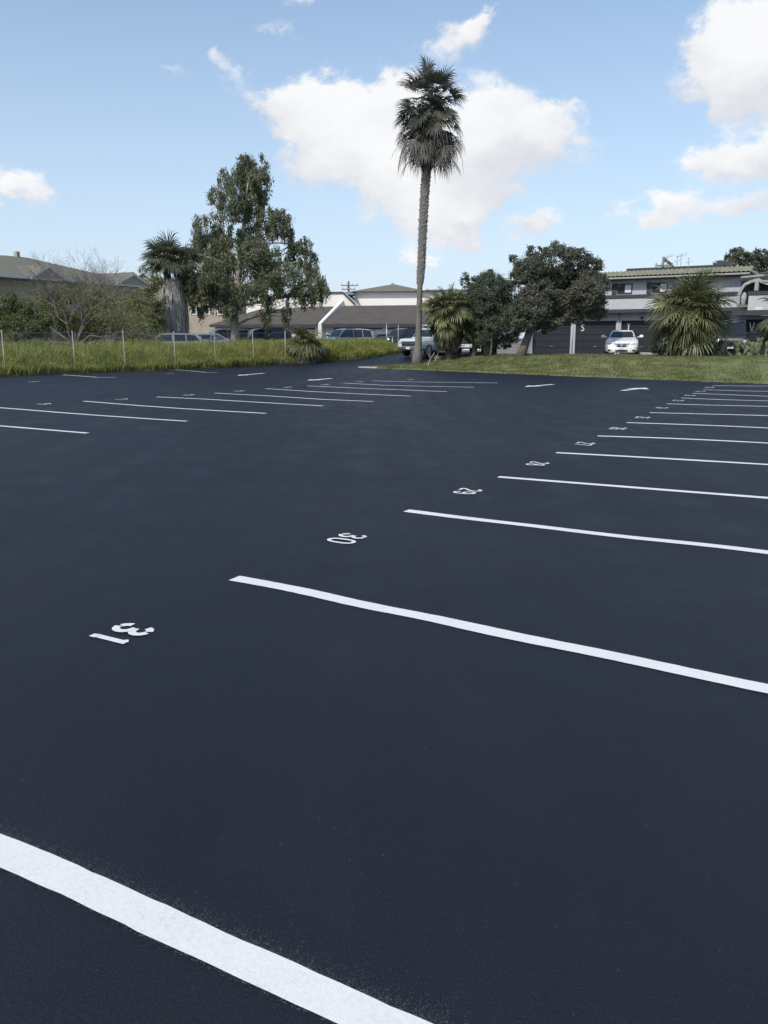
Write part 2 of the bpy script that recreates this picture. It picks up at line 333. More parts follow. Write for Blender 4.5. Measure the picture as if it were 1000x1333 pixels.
# ------------------------------------------------------------------ painted markings
U_ = Vector((0.4818, 0.8763, 0)); V_ = Vector((0.8763, -0.4818, 0))
def stripe(pts, w, seed=0, ext=0.0, ext0=0.0):
    """ribbon of painted line through ground points, slightly wobbly edges"""
    pts = [Vector(p) for p in pts]
    if len(pts) > 4:
        for _ in range(2): pts = [pts[0]] + [pts[i]*.5+(pts[i-1]+pts[i+1])*.25 for i in range(1, len(pts)-1)] + [pts[-1]]
    if ext:
        d = (pts[-1]-pts[max(-4, -len(pts))]).normalized(); d = (d*0.3+V_*0.7).normalized(); e0 = pts[-1].copy()
        for k in range(1, int(ext/.4)+1): pts.append(e0+d*.4*k)
    q_ = [pts[0]]
    for a_, b_ in zip(pts[:-1], pts[1:]):
        n_ = max(1, int((b_-a_).length/.45)); q_ += [a_.lerp(b_, (k+1)/n_) for k in range(n_)]
    pts = q_
    r = random.Random(seed)
    dense = []
    # catmull-rom through points
    for i in range(len(pts)-1):
        p0, p1, p2, p3 = pts[max(i-1, 0)], pts[i], pts[i+1], pts[min(i+2, len(pts)-1)]
        n = max(2, int((p2-p1).length/0.05))
        for k in range(n):
            t = k/n
            dense.append(0.5*((2*p1)+(-p0+p2)*t+(2*p0-5*p1+4*p2-p3)*t*t+(-p0+3*p1-3*p2+p3)*t**3))
    dense.append(pts[-1])
    vs, fs = [], []; wo = 0
    for i, p in enumerate(dense):
        t = (dense[min(i+1, len(dense)-1)]-dense[max(i-1, 0)]).normalized(); nn = Vector((-t.y, t.x, 0))
        wo = wo*0.93 + r.gauss(0, 0.0009); j1, j2 = r.uniform(-.0016, .0016), r.uniform(-.0016, .0016)
        vs.append(p + nn*(w/2+wo+j1)); vs.append(p - nn*(w/2+wo+j2))
    for v in vs: v.z = 0.004
    for i in range(len(dense)-1): fs.append((2*i+1, 2*i+3, 2*i+2, 2*i))
    return vs, fs, dense
LW = 0.122
def line(pxs, label, seed, ext=0.0, w=LW, over=0, group='white stall lines'):
    g = [G(*p) for p in pxs]
    vs, fs, dense = stripe(g, w, seed, ext)
    mb = MB(); mb.add(vs, fs); o = mb.build('stall_line', M['paint'], fixn=False)
    tag(o, label, 'parking line', group)
    if over:
        r = random.Random(seed+5); q = MB()
        for _ in range(over):
            p = r.choice(dense); d = min(.12, r.expovariate(1/0.022)) + w/2 - 0.003
            side = 1 if r.random() < 0.8 else -1
            if side < 0: d = w/2 + abs(r.gauss(0, 0.007)) - 0.002
            c = p + U_*d*side + V_*r.uniform(-.04, .04); s = r.uniform(0.0005, 0.0010)
            a = r.uniform(0, 3); e1 = Vector((math.cos(a), math.sin(a), 0))*s; e2 = Vector((-math.sin(a), math.cos(a), 0))*s
            c.z = 0.003; q.add([c-e1-e2*.7, c+e1-e2, c+e1*.8+e2, c-e1+e2], [(0, 1, 2, 3)])
        ov = q.build('overspray', M['mist'], o, fixn=False); ov['kind'] = 'stuff'
    return o
line([(-150,1046),(-70,1078),(0,1107),(50,1127.5),(100,1149.5),(150,1173),(200,1198),(250,1220.5),(300,1243),(350,1265),(400,1287.5),(450,1311),(500,1334),(600,1380),(800,1474)],
     'wide white stall line crossing the bottom left corner, nearest of all', 1, 0.5, 0.122, 9000)
line([(305,753),(330,757),(370,765),(400,770.5),(424,776),(460,786),(495,792.5),(532,799),(568,806),(604,814),(640,823),(685,832),(730,841),(775,849.5),(820,858.5),(865,869),(910,879),(955,888),(1000,897.5)],
     'long white stall line between painted numbers 31 and 30', 2, 1.6, LW, 4000)
line([(529,665),(557,668.5),(597,674),(640,679),(685,683.5),(730,689),(775,695),(820,700.5),(865,704),(910,708.7),(955,713.5),(1000,719.5)],
     'white stall line between painted numbers 30 and 29', 3, 2.5, LW, 3000)
RL = [[(649,621),(700,625),(760,630),(830,635),(900,641),(1000,648.5)], [(724,589.5),(780,592.3),(820,594.6),(910,599.5),(1000,605)],
      [(778,567.7),(830,569),(880,571),(940,573.5),(1000,577)], [(816,550.3),(880,552.4),(940,554.6),(1000,557.3)],
      [(846,537.3),(900,538.6),(1000,541.2)], [(868,525.8),(930,527.6),(1000,529.2)], [(887,518.2),(940,520.4),(1000,522)],
      [(901.5,512),(950,514),(1000,516)], [(915,507.4),(960,508.8),(1000,509.6)], [(927,502.2),(1000,502.8)]]
for k, p in enumerate(RL):
    hi = 29-k
    lab = ('white stall line between painted numbers %d and %d' % (hi, hi-1)) if k < 9 else 'farthest white stall line of the right row, close to the lawn edge'
    line(p, lab, 10+k, 4.0, 0.115, 600 if k < 4 else 0)
LL = [[(-150,541),(0,554.5),(60,559.5),(114,564)], [(-120,522),(0,530.5),(40,533.8),(72,537),(120,540.5),(180,544.5),(243,548.5)], [(109,522.3),(140,524.5),(180,528.5),(230,532),(290,535),(346,538.3)],
      [(204,516.8),(260,519.3),(340,524),(421,528.6)], [(280,511.8),(350,515.5),(420,520),(486,522.8)], [(346,506),(410,510),(470,513),(535,515.8)],
      [(400,502.4),(460,505.2),(520,507.5),(582,510)], [(448,498.8),(500,501.5),(560,503),(617,504.2)], [(485,495.8),(540,497.2),(600,498),(648,498.6)]]
LN = ['nearest stall line of the left row, cut by the left edge of the photo', 'second stall line of the left row, cut by the left edge, ending near the aisle', 'third stall line of the left row, first one seen whole',
      'fourth stall line of the left row, with a faint grey dust patch beside it', 'fifth stall line of the left row, counted from the near end', 'sixth stall line of the left row, counted from the near end',
      'seventh stall line of the left row, third from the far end', 'eighth stall line of the left row, second from the far end', 'farthest stall line of the left row, in line with the tall palm']
for k, p in enumerate(LL): line(p, LN[k], 30+k, 0, 0.11, 0, 'white stall lines of the left row')
line([(82,488),(105,489.6),(128,491.2),(151,491.2)], 'short white line by the weeds at far left', 51, 0, 0.11, 0, 'short lines beside the weeds')
line([(228,481.5),(245,482.6),(268,484.8),(283,485)], 'short white line by the weeds behind the left arrow', 52, 0, 0.10, 0, 'short lines beside the weeds')
# arrows
def arrow(tail, head, label, wd=0.30):
    a, b = G(*tail), G(*head); d = (b-a); L = d.length; d.normalize(); nn = Vector((-d.y, d.x, 0))
    pts = [a+nn*.1, a-nn*.1, a+d*(L-.75)-nn*.1, a+d*(L-.75)-nn*wd, b, a+d*(L-.75)+nn*wd, a+d*(L-.75)+nn*.1]
    mb = MB()
    for p in pts: p.z = 0.004
    mb.add(pts, [(0, 1, 2, 6), (3, 4, 5, 6, 2)]); o = mb.build('painted_arrow', M['paint'], fixn=True); tag(o, label, 'arrow', 'painted direction arrows'); return o
arrow((344,485.8), (309,489.0), 'white painted arrow nearest the weeds, left of the others')
arrow((432,492.6), (400,495.4), 'white painted arrow by the far end of the left row of lines', 0.34)
arrow((720,500.4), (683,503.6), 'white painted arrow in the main aisle, in front of the dark round tree')
arrow((810,508.5), (841,504.9), 'white painted arrow beside the right row, in front of the white sedan', 0.42)

def arc(cx, cy, rx, ry, a0, a1, n=12):
    return [(cx+rx*math.cos(R(a0+(a1-a0)*k/n)), cy+ry*math.sin(R(a0+(a1-a0)*k/n))) for k in range(n+1)]
DG = {'0': [arc(.25,.72,.2,.23,6,174)+arc(.25,.28,.2,.23,186,354)[:0], arc(.25,.28,.2,.23,186,354), [(.05,.72),(.05,.28)], [(.45,.72),(.45,.28)]],
 '1': [[(.30,.03),(.30,.95)], [(.30,.92),(.22,.84)], [(.27,.045),(.40,.045)]],
 '2': [arc(.25,.73,.2,.22,170,0)+[(.40,.52),(.08,.16),(.05,.06)], [(.05,.05),(.46,.05)]],
 '3': [arc(.24,.74,.2,.19,172,112), arc(.24,.74,.2,.19,80,-72)+[(.20,.53)], [(.20,.50)]+arc(.24,.27,.22,.22,72,-84), arc(.24,.27,.22,.22,-112,-172)],
 '4': [[(.37,.05),(.37,.95)], [(.37,.93),(.04,.33)], [(.04,.30),(.48,.30)]],
 '5': [[(.44,.95),(.08,.95)], [(.08,.95),(.06,.55)], [(.06,.56)]+arc(.24,.32,.22,.27,110,-160)],
 '6': [arc(.25,.70,.2,.25,20,175)+[(.05,.3)], arc(.25,.29,.2,.24,0,350,20)],
 '7': [[(.04,.95),(.46,.95)], [(.46,.93),(.18,.05)]],
 '8': [arc(.25,.73,.18,.22,0,350,18), arc(.25,.27,.21,.23,0,350,18)],
 '9': [arc(.25,.71,.2,.24,0,350,20), [(.45,.7)]+arc(.25,.30,.2,.25,-5,-160)]}
def stroke(mb, pts, w, f):
    P = [Vector((a, b)) for a, b in pts]; vs = []
    for i, p in enumerate(P):
        t = (P[min(i+1, len(P)-1)]-P[max(i-1, 0)]).normalized(); nn = Vector((-t.y, t.x))
        e = p - t*w*0.12 if i == 0 else (p + t*w*0.12 if i == len(P)-1 else p)
        vs.append(f(e+nn*w/2)); vs.append(f(e-nn*w/2))
    mb.add(vs, [(2*i+1, 2*i+3, 2*i+2, 2*i) for i in range(len(P)-1)])
def number(s, px, py, label, h=0.29, group='painted stall numbers', sw=0.125, skew=0.0):
    c = G(px, py); mb = MB(); k = [0]
    wd = h*0.50; gap = h*(0.11 if sw > .16 else 0.22); tot = len(s)*wd + (len(s)-1)*gap
    for i, ch in enumerate(s):
        off = -tot/2 + i*(wd+gap)
        for st in DG[ch]:
            k[0] += 1; z = 0.004 + 0.0012*(k[0] % 4)
            def f(q, off=off, z=z):
                r_ = -(off + q.x*h); u_ = (q.y-0.5)*h      # read facing along V_, right of the reader is -U_
                p = c + U_*r_ + V_*u_; return Vector((p.x, p.y, z))
            stroke(mb, st, sw, f)
    o = mb.build('stall_number', M['paint'], fixn=False); tag(o, label, 'number', group); return o
RN = [('31',160,826),('30',452,701.5),('29',609,640),('28',700,604),('27',761,578),('26',804.5,558),('25',836.5,543.6),('24',861.5,531.2),('23',883,521.6),('22',898.5,515),('21',912,509.8),('20',924,504.6)]
for k, (s, x, y) in enumerate(RN):
    o = number(s, x, y, 'white stencilled stall number %s on the black asphalt' % s, 0.262 if k < 4 else 0.29, sw=0.175 if k < 1 else 0.135)
LNN = [('40',59,526),('41',160,520),('42',247,514.2),('43',312.5,509.2),('44',375,504.3),('45',424,500.8),('46',469,497.2),('47',534,494)]
o_ = ['first','second','third','fourth','fifth','sixth','seventh','last']
for k, (s, x, y) in enumerate(LNN):
    number(s, x, y, 'tiny white stall number of the left row, %s from the near end' % o_[k], 0.30, 'stall numbers of the left row')
number('50', 44, 497, 'small faint stall number near the weeds at far left', 0.3, 'stall numbers beside the weeds')
number('51', 220, 486.5, 'small faint stall number near the weeds below the parked wagon', 0.3, 'stall numbers beside the weeds')

# ------------------------------------------------------------------ foliage generators
def leaves(C, L, W, droop=0.0):
    """C (n,3) centres -> diamond leaf quads"""
    n = len(C); d = rng.normal(0, 1, (n, 3)); d[:, 2] -= droop; d /= np.linalg.norm(d, axis=1)[:, None]
    r2 = rng.normal(0, 1, (n, 3)); s = np.cross(d, r2); s /= np.linalg.norm(s, axis=1)[:, None]
    l = (L*rng.uniform(.6, 1.3, n))[:, None]; w = (W*rng.uniform(.7, 1.3, n))[:, None]
    V = np.stack([C - d*l/2, C + s*w/2, C + d*l/2, C - s*w/2], 1).reshape(-1, 3)
    return V, np.arange(4*n).reshape(-1, 4)
def clump_points(clusters, n, sub=26, subr=0.30, shell=0.5, hang=0.0):
    """clusters: (centre, (rx,ry,rz), weight). Leaves live in small sub-clumps scattered through each ellipsoid"""
    out = []; tot = sum(c[1][0]*c[1][2]*(c[2] if len(c) > 2 else 1) for c in clusters)
    for c in clusters:
        r = np.array(c[1]); w = c[2] if len(c) > 2 else 1.0
        m = int(n * r[0]*r[2]*w/tot); ns = max(5, int(sub*(0.4+0.6*w)))
        d = rng.normal(0, 1, (ns, 3)); d /= np.linalg.norm(d, axis=1)[:, None]
        rad = rng.uniform(shell**3, 1.0, ns)**(1/3) * 0.86
        sc = d*rad[:, None]*r; sz = rng.uniform(0.5, 1.25, ns)*subr*min(r[0], r[2])
        k = rng.integers(0, ns, m); q = rng.normal(0, 0.52, (m, 3))
        q[:, 2] *= 0.8
        p = np.array(c[0]) + sc[k] + q*sz[k][:, None]
        if hang: p[:, 2] -= np.abs(rng.normal(0, hang, m))
        out.append(p)
    return np.concatenate(out)
def limb(mb, p, q, r0, r1, wob=0.06, n=6):
    p, q = Vector(p), Vector(q); L = (q-p).length; pts = []; rs = []
    off = Vector((rnd.uniform(-1, 1), rnd.uniform(-1, 1), rnd.uniform(0, 1)))*L*wob
    for k in range(n+1):
        t = k/n; pts.append(p.lerp(q, t) + off*math.sin(math.pi*t) + Vector((rnd.uniform(-1, 1), rnd.uniform(-1, 1), rnd.uniform(-1, 1)))*L*0.012*(0 < k < n)); rs.append(r0*(1-t)+r1*t)
    mb.tube(pts, rs, 6); return pts
def tree(name, label, cat, Yd, trunk, clusters, n, leaf, mleaf, mbark, droop=0.0, hang=0.0, sub=26, subr=0.30, shell=0.5, depth=1.0, limbs=True, group=None, twigs=0):
    """trunk: (px, py, radius m) up the stem; clusters: (px, py, rx px, ry px[, dY[, weight]]) seen at Yd"""
    pm = (FPX/cp)/Yd
    base = at(trunk[0][0], trunk[0][1], Yd); bz = min(base.z, H(base.x, Yd)+0.02) - 0.05
    root = empty(name, (base.x, Yd, bz)); tag(root, label, cat, group)
    inv = Vector(root.location)
    tp = [at(a, b, Yd) for a, b, _ in trunk]; tp[0].z = bz
    mb = MB(); mb.tube([p-inv for p in tp], [r for *_, r in trunk], 10)
    cl = []
    for c in clusters:
        dy = c[4] if len(c) > 4 else rnd.uniform(-.5, .5)*depth; w = c[5] if len(c) > 5 else 1.0
        ctr = at(c[0], c[1], Yd + dy); rx, rz = c[2]/pm, c[3]/pm
        cl.append((ctr-inv, (rx, (rx+rz)/2*0.9, rz), w))
    if limbs:
        for ctr, r, w in cl:
            best = min(tp[1:], key=lambda p: abs((p-inv).z - (ctr.z - 0.9*r[2])) + 0.3*((p-inv)-ctr).length) - inv
            i = [k for k in range(len(tp)) if (tp[k]-inv-best).length < 1e-5][0]; rr = trunk[i][2]
            pts = limb(mb, best, ctr, rr*0.36, 0.02, 0.08)
            for _ in range(5):
                q = Vector(ctr) + Vector((rnd.uniform(-1, 1)*r[0], rnd.uniform(-1, 1)*r[1], rnd.uniform(-.8, .9)*r[2]))*0.8
                limb(mb, pts[rnd.choice((3, 4, 5))], q, rr*0.2, 0.008, 0.08, 4)
    mb.build('trunk', mbark, root, smooth=True, fixn=False)
    if n:
        C = clump_points([(tuple(a), b, c) for a, b, c in cl], n, sub, subr, shell, hang)
        V, F = leaves(C, leaf[0], leaf[1], droop); fast('crown', V, F, mleaf, root)
    return root

Vw, Fw = leaves(WQ, .085, .045, -.2); tag(fast('weed_leaves', Vw, Fw, M['weedleaf']), 'small yellow green leaves and seed heads among the tall weeds', kind='stuff')
# --- eucalyptus behind the fence
tree('eucalyptus_tree', 'tall drooping eucalyptus with pale trunk behind the weeds', 'tree', 60,
     [(306,452,.34),(305.5,425,.29),(306,400,.27),(309,375,.24),(311,350,.22),(314,320,.18),(318,290,.14),(320,262,.10),(324,230,.05)],
     [(322,216,20,17,0),(310,232,30,20,0.5),(338,226,15,26,-.5),(330,254,22,22,.6),(300,258,22,18,-1),(283,252,14,14,0,.8),(320,280,24,20,.4,.7),
      (349,276,17,12,0,.8),(364,282,17,17,-.6),(372,300,12,10,.3,.7),(338,305,22,24,.2,.8),(283,287,16,14,1,.55),(262,286,13,11,-.3,.7),(302,310,26,20,0,.8),
      (270,318,30,26,1.2),(246,330,15,13,-1,.8),(240,358,18,18,-1.6,.9),(258,352,32,30,-1,1.2),(262,372,22,20,-1.4),(276,362,20,22,-1.8),(288,345,24,32,.5),(280,378,22,22,-.8),(250,384,12,16,-.5,.7),(300,392,16,22,-1,.9),
      (366,298,20,12,1,.7),(352,338,22,22,-.5),(382,330,16,24,.8,.8),(396,318,12,14,0,.8),(402,344,16,20,.4),(368,362,28,24,-1),(412,366,16,16,.2),(396,380,22,16,-.6),
      (342,376,20,24,-1.2),(345,408,10,18,-1,.9),(373,402,8,18,-.5,.8),(410,384,14,10,.4,.7),(330,325,24,20,-1.3),(312,334,14,12,-1.2,.7),(318,378,14,14,-1.4,.7),(296,372,16,14,-1.4,.8),(325,352,16,18,-.3,.55),(424,376,8,9,0,.6),(262,398,9,14,0,.8)],
     66000, (0.30, 0.065), M['euc'], M['palebark'], droop=1.6, hang=0.30, sub=24, subr=0.29, shell=0.45, depth=3)
# --- dark round tree by the garages
tree('evergreen_tree', 'dense dark rounded evergreen tree leaning on the lawn by the garages', 'tree', 45.5,
     [(677,466,.30),(681,455,.24),(686,442,.22),(690,430,.20),(698,412,.17),(706,390,.13),(714,365,.1),(720,345,.06)],
     [(716,344,34,26,0,.62),(745,345,25,24,.5,.6),(700,330,20,12,0,.55),(728,325,22,10,.3,.5),(752,330,18,10,0,.5),(690,352,24,18,-.5),(676,362,14,13,.5,.8),(668,336,7,6,0,.6),(674,347,8,8,0,.6),(768,352,17,20,0),(782,372,12,18,-.3),
      (762,383,26,22,-.6),(735,388,28,24,.6),(704,380,28,22,-.8),(690,402,26,20,-.9),(718,412,24,18,-.3),(746,406,22,18,.2),(772,398,20,18,.4),(780,408,12,11,0,.8),
      (680,420,22,14,-.6),(706,428,12,8,0,.7),(758,368,25,20,1),(722,365,28,22,1.4)],
     90000, (0.12, 0.06), M['dense'], M['bark'], droop=0.2, sub=44, subr=0.30, shell=0.45, depth=2)
# --- three-stemmed cypress like tree left of it
tree('juniper_tree', 'dark feathery juniper tree between the small palm and the round tree', 'tree', 47,
     [(634,466,.22),(634,450,.2),(633,435,.18),(632,415,.15),(630,395,.12),(628,375,.08)],
     [(622,372,14,17,0),(638,362,14,12,.4),(652,372,15,16,0),(628,392,20,18,-.4),(650,398,20,20,.5),(612,388,10,12,0,.8),(620,418,20,18,.3),(645,425,20,16,-.4),(668,420,14,16,0,.9),
      (660,378,12,12,0,.7),(612,434,12,14,.4),(668,438,10,10,.2,.8),(632,440,16,10,-.5),(605,365,7,12,0,.5),(598,430,14,18,.6,.8),(604,400,12,16,.3,.7),(676,395,14,18,.3,.8),(668,410,16,16,0,.8),(640,448,30,10,.8,.7),(655,442,16,10,0,.7)],
     64000, (0.16, 0.035), M['conif'], M['bark'], droop=-0.3, sub=40, subr=0.36, shell=0.3, depth=1.6)
st = empty('leaning_stem', (X(617, 47.4), 47.4, H(X(617, 47.4), 47.4))); tag(st, 'slim dark bare trunk standing left of the juniper stem', 'tree trunk')
mb = MB(); limb(mb, (0, 0, -.1), (.08, .1, 1.6), .17, .13); mb.build('trunk', M['bark'], st, smooth=True, fixn=False)
mb = MB(); V0, F0 = leaves(clump_points([((.1, .1, 1.7), (.6, .5, .5))], 1500), .17, .035, -.2); fast('crown', V0, F0, M['conif'], st)
st = empty('sapling', (X(638.5, 46.2), 46.2, H(X(638.5, 46.2), 46.2))); tag(st, 'very thin dark sapling in front of the white pickup right of the juniper', 'sapling')
mb = MB(); limb(mb, (0, 0, -.1), (.02, .1, 1.5), .05, .04); mb.build('trunk', M['bark'], st, smooth=True, fixn=False)
V0, F0 = leaves(clump_points([((.1, .1, 1.6), (.5, .5, .4))], 1200), .17, .035, -.2); fast('crown', V0, F0, M['conif'], st)
# --- tree far right behind the apartments
tree('distant_tree', 'dark leafy tree rising behind the apartment roof at the right edge', 'tree', 74,
     [(968,448,.5),(968,420,.45),(968,390,.4),(968,360,.3)],
     [(960,336,17,13,0),(985,337,22,14,1),(938,347,9,8,0,.8),(950,352,18,12,-1),(978,356,20,14,0),(1005,350,20,22,1),(1030,350,22,24,0),(1010,372,26,20,0),(972,374,30,16,.5),(940,362,14,10,0,.8)],
     26000, (0.32, 0.13), M['dense'], M['bark'], sub=30, subr=.30, shell=.3, depth=4)
# --- shrubs at left
tree('leafy_bush', 'bushy green shrub behind the fence at the far left edge', 'shrub', 46,
     [(20,450,.1),(20,430,.08),(20,410,.05)],
     [(8,405,22,20,0),(34,408,22,18,.5),(20,428,36,20,-.5),(-20,415,26,26,0),(52,424,20,18,0),(10,388,12,10,0,.7),(-40,395,20,26,0)], 22000, (0.13, 0.06), M['shrub'], M['bark'], sub=40, subr=.3, shell=.2, depth=2)
tree('dark_shrub', 'low dark green shrub between the bare tree and the shaggy palm', 'shrub', 55,
     [(172,450,.1),(172,435,.08),(172,420,.05)],
     [(120,432,24,12,0),(150,425,24,16,.4),(176,428,24,16,0),(200,430,18,14,.3),(135,420,14,10,0,.7),(196,418,12,12,0,.8)], 20000, (0.15, 0.07), M['shrub'], M['bark'], sub=34, subr=.3, shell=.2, depth=2)
tree('brushy_tree', 'dry olive brown brushy tree in front of the taupe house', 'tree', 56,
     [(190,450,.12),(188,430,.1),(186,410,.07)],
     [(170,398,22,16,0),(188,388,18,18,.5),(200,405,16,20,0),(150,402,22,14,.4),(182,415,24,14,0),(198,372,12,14,0,.5),(185,352,8,5,0,.35),(205,366,10,12,0,.5)], 16000, (0.16, 0.05), M['tan'], M['twig'], sub=30, subr=.34, shell=.2, depth=2)
tree('brushwood_thicket', 'wide tangled brown green thicket behind the fence around the bare tree', 'shrub', 52,
     [(90,450,.14),(92,430,.11),(95,412,.08)],
     [(60,398,22,18,0),(88,386,26,16,.5,.8),(120,392,26,18,-.3),(150,402,22,16,0),(45,412,24,18,0),(80,412,30,20,-.6),(115,414,30,20,.3),(148,420,24,18,0),(70,428,34,16,0),(110,434,34,14,0),(60,378,16,10,0,.5),(110,372,20,10,0,.5),(30,395,18,14,.5,.7)],
     30000, (0.13, 0.045), M['tan'], M['twig'], sub=36, subr=.36, shell=.15, depth=2)
# bare-ish tree: recursive twigs
def twig_tree(name, label, px, py, Yd, spread, seed):
    r = random.Random(seed); base = at(px, py, Yd); z0 = H(base.x, Yd) - .05
    root = empty(name, (base.x, Yd, z0)); tag(root, label, 'tree'); mb = MB(); tips = []
    def grow(p, d, L, rad, lv):
        q = p + d*L; mid = p.lerp(q, .5) + Vector((r.gauss(0, 1), r.gauss(0, 1), r.gauss(0, 1)))*L*.07
        mb.tube([p, mid, q], [rad*.7, rad*.58, rad*.46], 5 if lv < 3 else 3, cap=False)
        if lv >= 6: tips.append(q); return
        if lv >= 3: tips.append(q)
        for _ in range(r.choice((2, 3, 3)) if lv < 5 else 2):
            nd = (d + Vector((r.gauss(0, 1), r.gauss(0, 1), r.gauss(0, .7)+.10))*spread).normalized()
            grow(q, nd, L*r.uniform(.64, .92), rad*.60, lv+1)
    for a, L0, zz in ((-.9, 1.5, .75), (.25, 1.5, 1.0), (.9, 1.3, .7), (-.3, 1.5, 1.3), (-1.6, 1.6, .4), (1.5, 1.4, .5), (.6, 1.5, 1.3)):
        grow(Vector((0, 0, .6)), Vector((a, r.uniform(-.4, .4), zz)).normalized(), L0, .10, 0)
    mb.tube([(0, 0, -.1), (.02, 0, .35), (0, 0, .7)], [.2, .17, .15], 8)
    mb.build('trunk', M['twig'], root, fixn=False)
    T = np.array([tuple(t) for t in tips]); C = T[rng.integers(0, len(T), 36000)] + rng.normal(0, .22, (36000, 3))
    hz = C[:, 2]; C = C[(hz < 3.0 + rng.normal(0, .7, len(hz))) & (hz > .3)]
    V, F = leaves(C, .10, .04); fast('crown', V, F, M['tan'], root)
    return root
twig_tree('bare_tree', 'nearly bare grey branching tree behind the fence posts at left', 99, 448, 50, .50, 5)
twig_tree('twiggy_tree', 'leafless twiggy tree rising over the taupe house roof', 128, 448, 58, .42, 12).scale = (1.1, 1.1, 1.12)

# ------------------------------------------------------------------ palms
def frond(V, F, p, d, pet, L, W, droop, nl=22, spread=115, fold=0.25, r=rnd, tipdroop=.5):
    """fan leaf: petiole from p along d, then leaflets radiating, tips drooping"""
    p = Vector(p); d = Vector(d).normalized(); g = Vector((0, 0, -1))
    side = d.cross(Vector((0, 0, 1)))
    if side.length < .05: side = Vector((1, 0, 0))
    side.normalize(); up = side.cross(d).normalized()
    c = p + d*pet + g*pet*droop*0.35
    pw = 0.018
    b = len(V); V += [p-side*pw, p+side*pw, c+side*pw*.7, c-side*pw*.7]; F.append((b, b+1, b+2, b+3))
    ro = R(r.uniform(-32, 32)); s0, u0 = side, up
    tilt = .75*max(0, 1-abs(d.z))*r.uniform(.5, 1.2); d = (d - up*tilt).normalized(); up = s0.cross(d).normalized()
    side = s0*math.cos(ro) + up*math.sin(ro); up = side.cross(d).normalized()
    for k in range(nl):
        a = R(-spread + 2*spread*(k+.5)/nl + r.uniform(-3, 3)); l = L*(0.72+0.28*math.cos(a*.8))*r.uniform(.88, 1.08)
        dd = (d*math.cos(a) + side*math.sin(a) + up*fold*abs(math.sin(a))).normalized()
        wv = dd.cross(up).normalized()*W*(.8+.4*r.random())
        q1 = c + dd*l*.5 + g*droop*l*.08; dd2 = (dd + g*(droop*.6+r.uniform(0, .2))).normalized()
        q2 = q1 + dd2*l*.25; dd3 = (dd2 + g*tipdroop*(.6+r.random())).normalized(); q3 = q2 + dd3*l*.27
        b = len(V); V += [c-wv*.15, c+wv*.15, q1+wv*.5, q1-wv*.5, q2+wv*.36, q2-wv*.36, q3+wv*.05, q3-wv*.05]
        F += [(b, b+1, b+2, b+3), (b+3, b+2, b+4, b+5), (b+5, b+4, b+6, b+7)]
def build_fronds(V, F, name, m, root): return fast(name, np.array([tuple(v) for v in V]), np.array(F), m, root)
# tall palm
YP = 48.0
cl_ = [(543,466,.36),(543.5,462,.29),(544.5,452,.22),(545,440,.195),(545.6,415,.175),(546.6,376,.15),(547.5,362,.17),(548.6,347,.20),(550.5,298,.225),(552.5,262,.225),(554.8,230,.22),(557.5,195,.2),(560.5,142,.18)]
P = [at(a, b, YP) for a, b, _ in cl_]; b0 = Vector((P[0].x, YP, H(P[0].x, YP)))
root = empty('tall_palm', b0); tag(root, 'very tall fan palm with shaggy skirt standing at the lawn corner', 'palm tree')
P[0].z = b0.z - .1; Pl = [p-b0 for p in P]
mb = MB(); mb.tube(Pl, [r for *_, r in cl_], 14); mb.build('trunk', M['palmbark'], root, smooth=True, fixn=False)
def along(t):
    f = t*(len(Pl)-1); i = min(int(f), len(Pl)-2); f -= i; return Pl[i].lerp(Pl[i+1], f), cl_[i][2]*(1-f)+cl_[i+1][2]*f
mb = MB()
i6 = 5.3/12
for k in range(1500):
    t = i6 + (1-i6)*rnd.random(); p, rr = along(t); a = rnd.uniform(0, 2*math.pi); o = Vector((math.cos(a), math.sin(a), 0)); s = Vector((-o.y, o.x, 0))
    L = rnd.uniform(.05, .14); w = rnd.uniform(.03, .06); q = p+o*(rr-.01)
    mb.add([q-s*w, q+s*w, q+s*w*.8+Vector((0, 0, .12)), q-s*w*.8+Vector((0, 0, .12)), q+o*L*.7-s*w*.5+Vector((0, 0, L*1.3)), q+o*L*.7+s*w*.5+Vector((0, 0, L*1.3))],
           [(0, 1, 5, 4), (3, 2, 5, 4), (0, 4, 3), (1, 2, 5)])
mb.build('leaf_stubs', M['boot'], root, fixn=False)
top = at(560.5, 152, YP)-b0
topL = at(560.5, 132, YP)-b0; Vv, Ff = [], []
NF = 64
for k in range(NF):
    a = k*2.39996+rnd.uniform(-.35, .35); sn = -.80+1.78*(k+.5)/NF; el = math.asin(max(-1, min(1, sn)))+R(rnd.uniform(-6, 6))
    d = Vector((math.cos(a)*math.cos(el), math.sin(a)*math.cos(el), math.sin(el)))
    frond(Vv, Ff, topL+Vector((0, 0, -.62*(1-math.sin(el))+.2+rnd.uniform(-.12, .12))), d, rnd.uniform(.95, 1.5), rnd.uniform(.8, 1.08), .075, .28, 22, 108, .22, tipdroop=.45)
for k in range(34):
    a = k*2.39996; el = R(rnd.uniform(-45, 75)); d = Vector((math.cos(a)*math.cos(el), math.sin(a)*math.cos(el), math.sin(el)))
    frond(Vv, Ff, topL+Vector((0, 0, rnd.uniform(-1.3, .1))), d, rnd.uniform(.25, .6), rnd.uniform(.55, .8), .08, .3, 18, 100, .25, tipdroop=.5)
for k in range(5):
    a = rnd.uniform(0, 6.28); d = Vector((math.cos(a)*.22, math.sin(a)*.22, 1)); frond(Vv, Ff, topL, d, .9, .8, .05, .0, 10, 30, .1, tipdroop=.1)
build_fronds(Vv, Ff, 'crown', M['palmtall'], root)
Vv, Ff = [], []
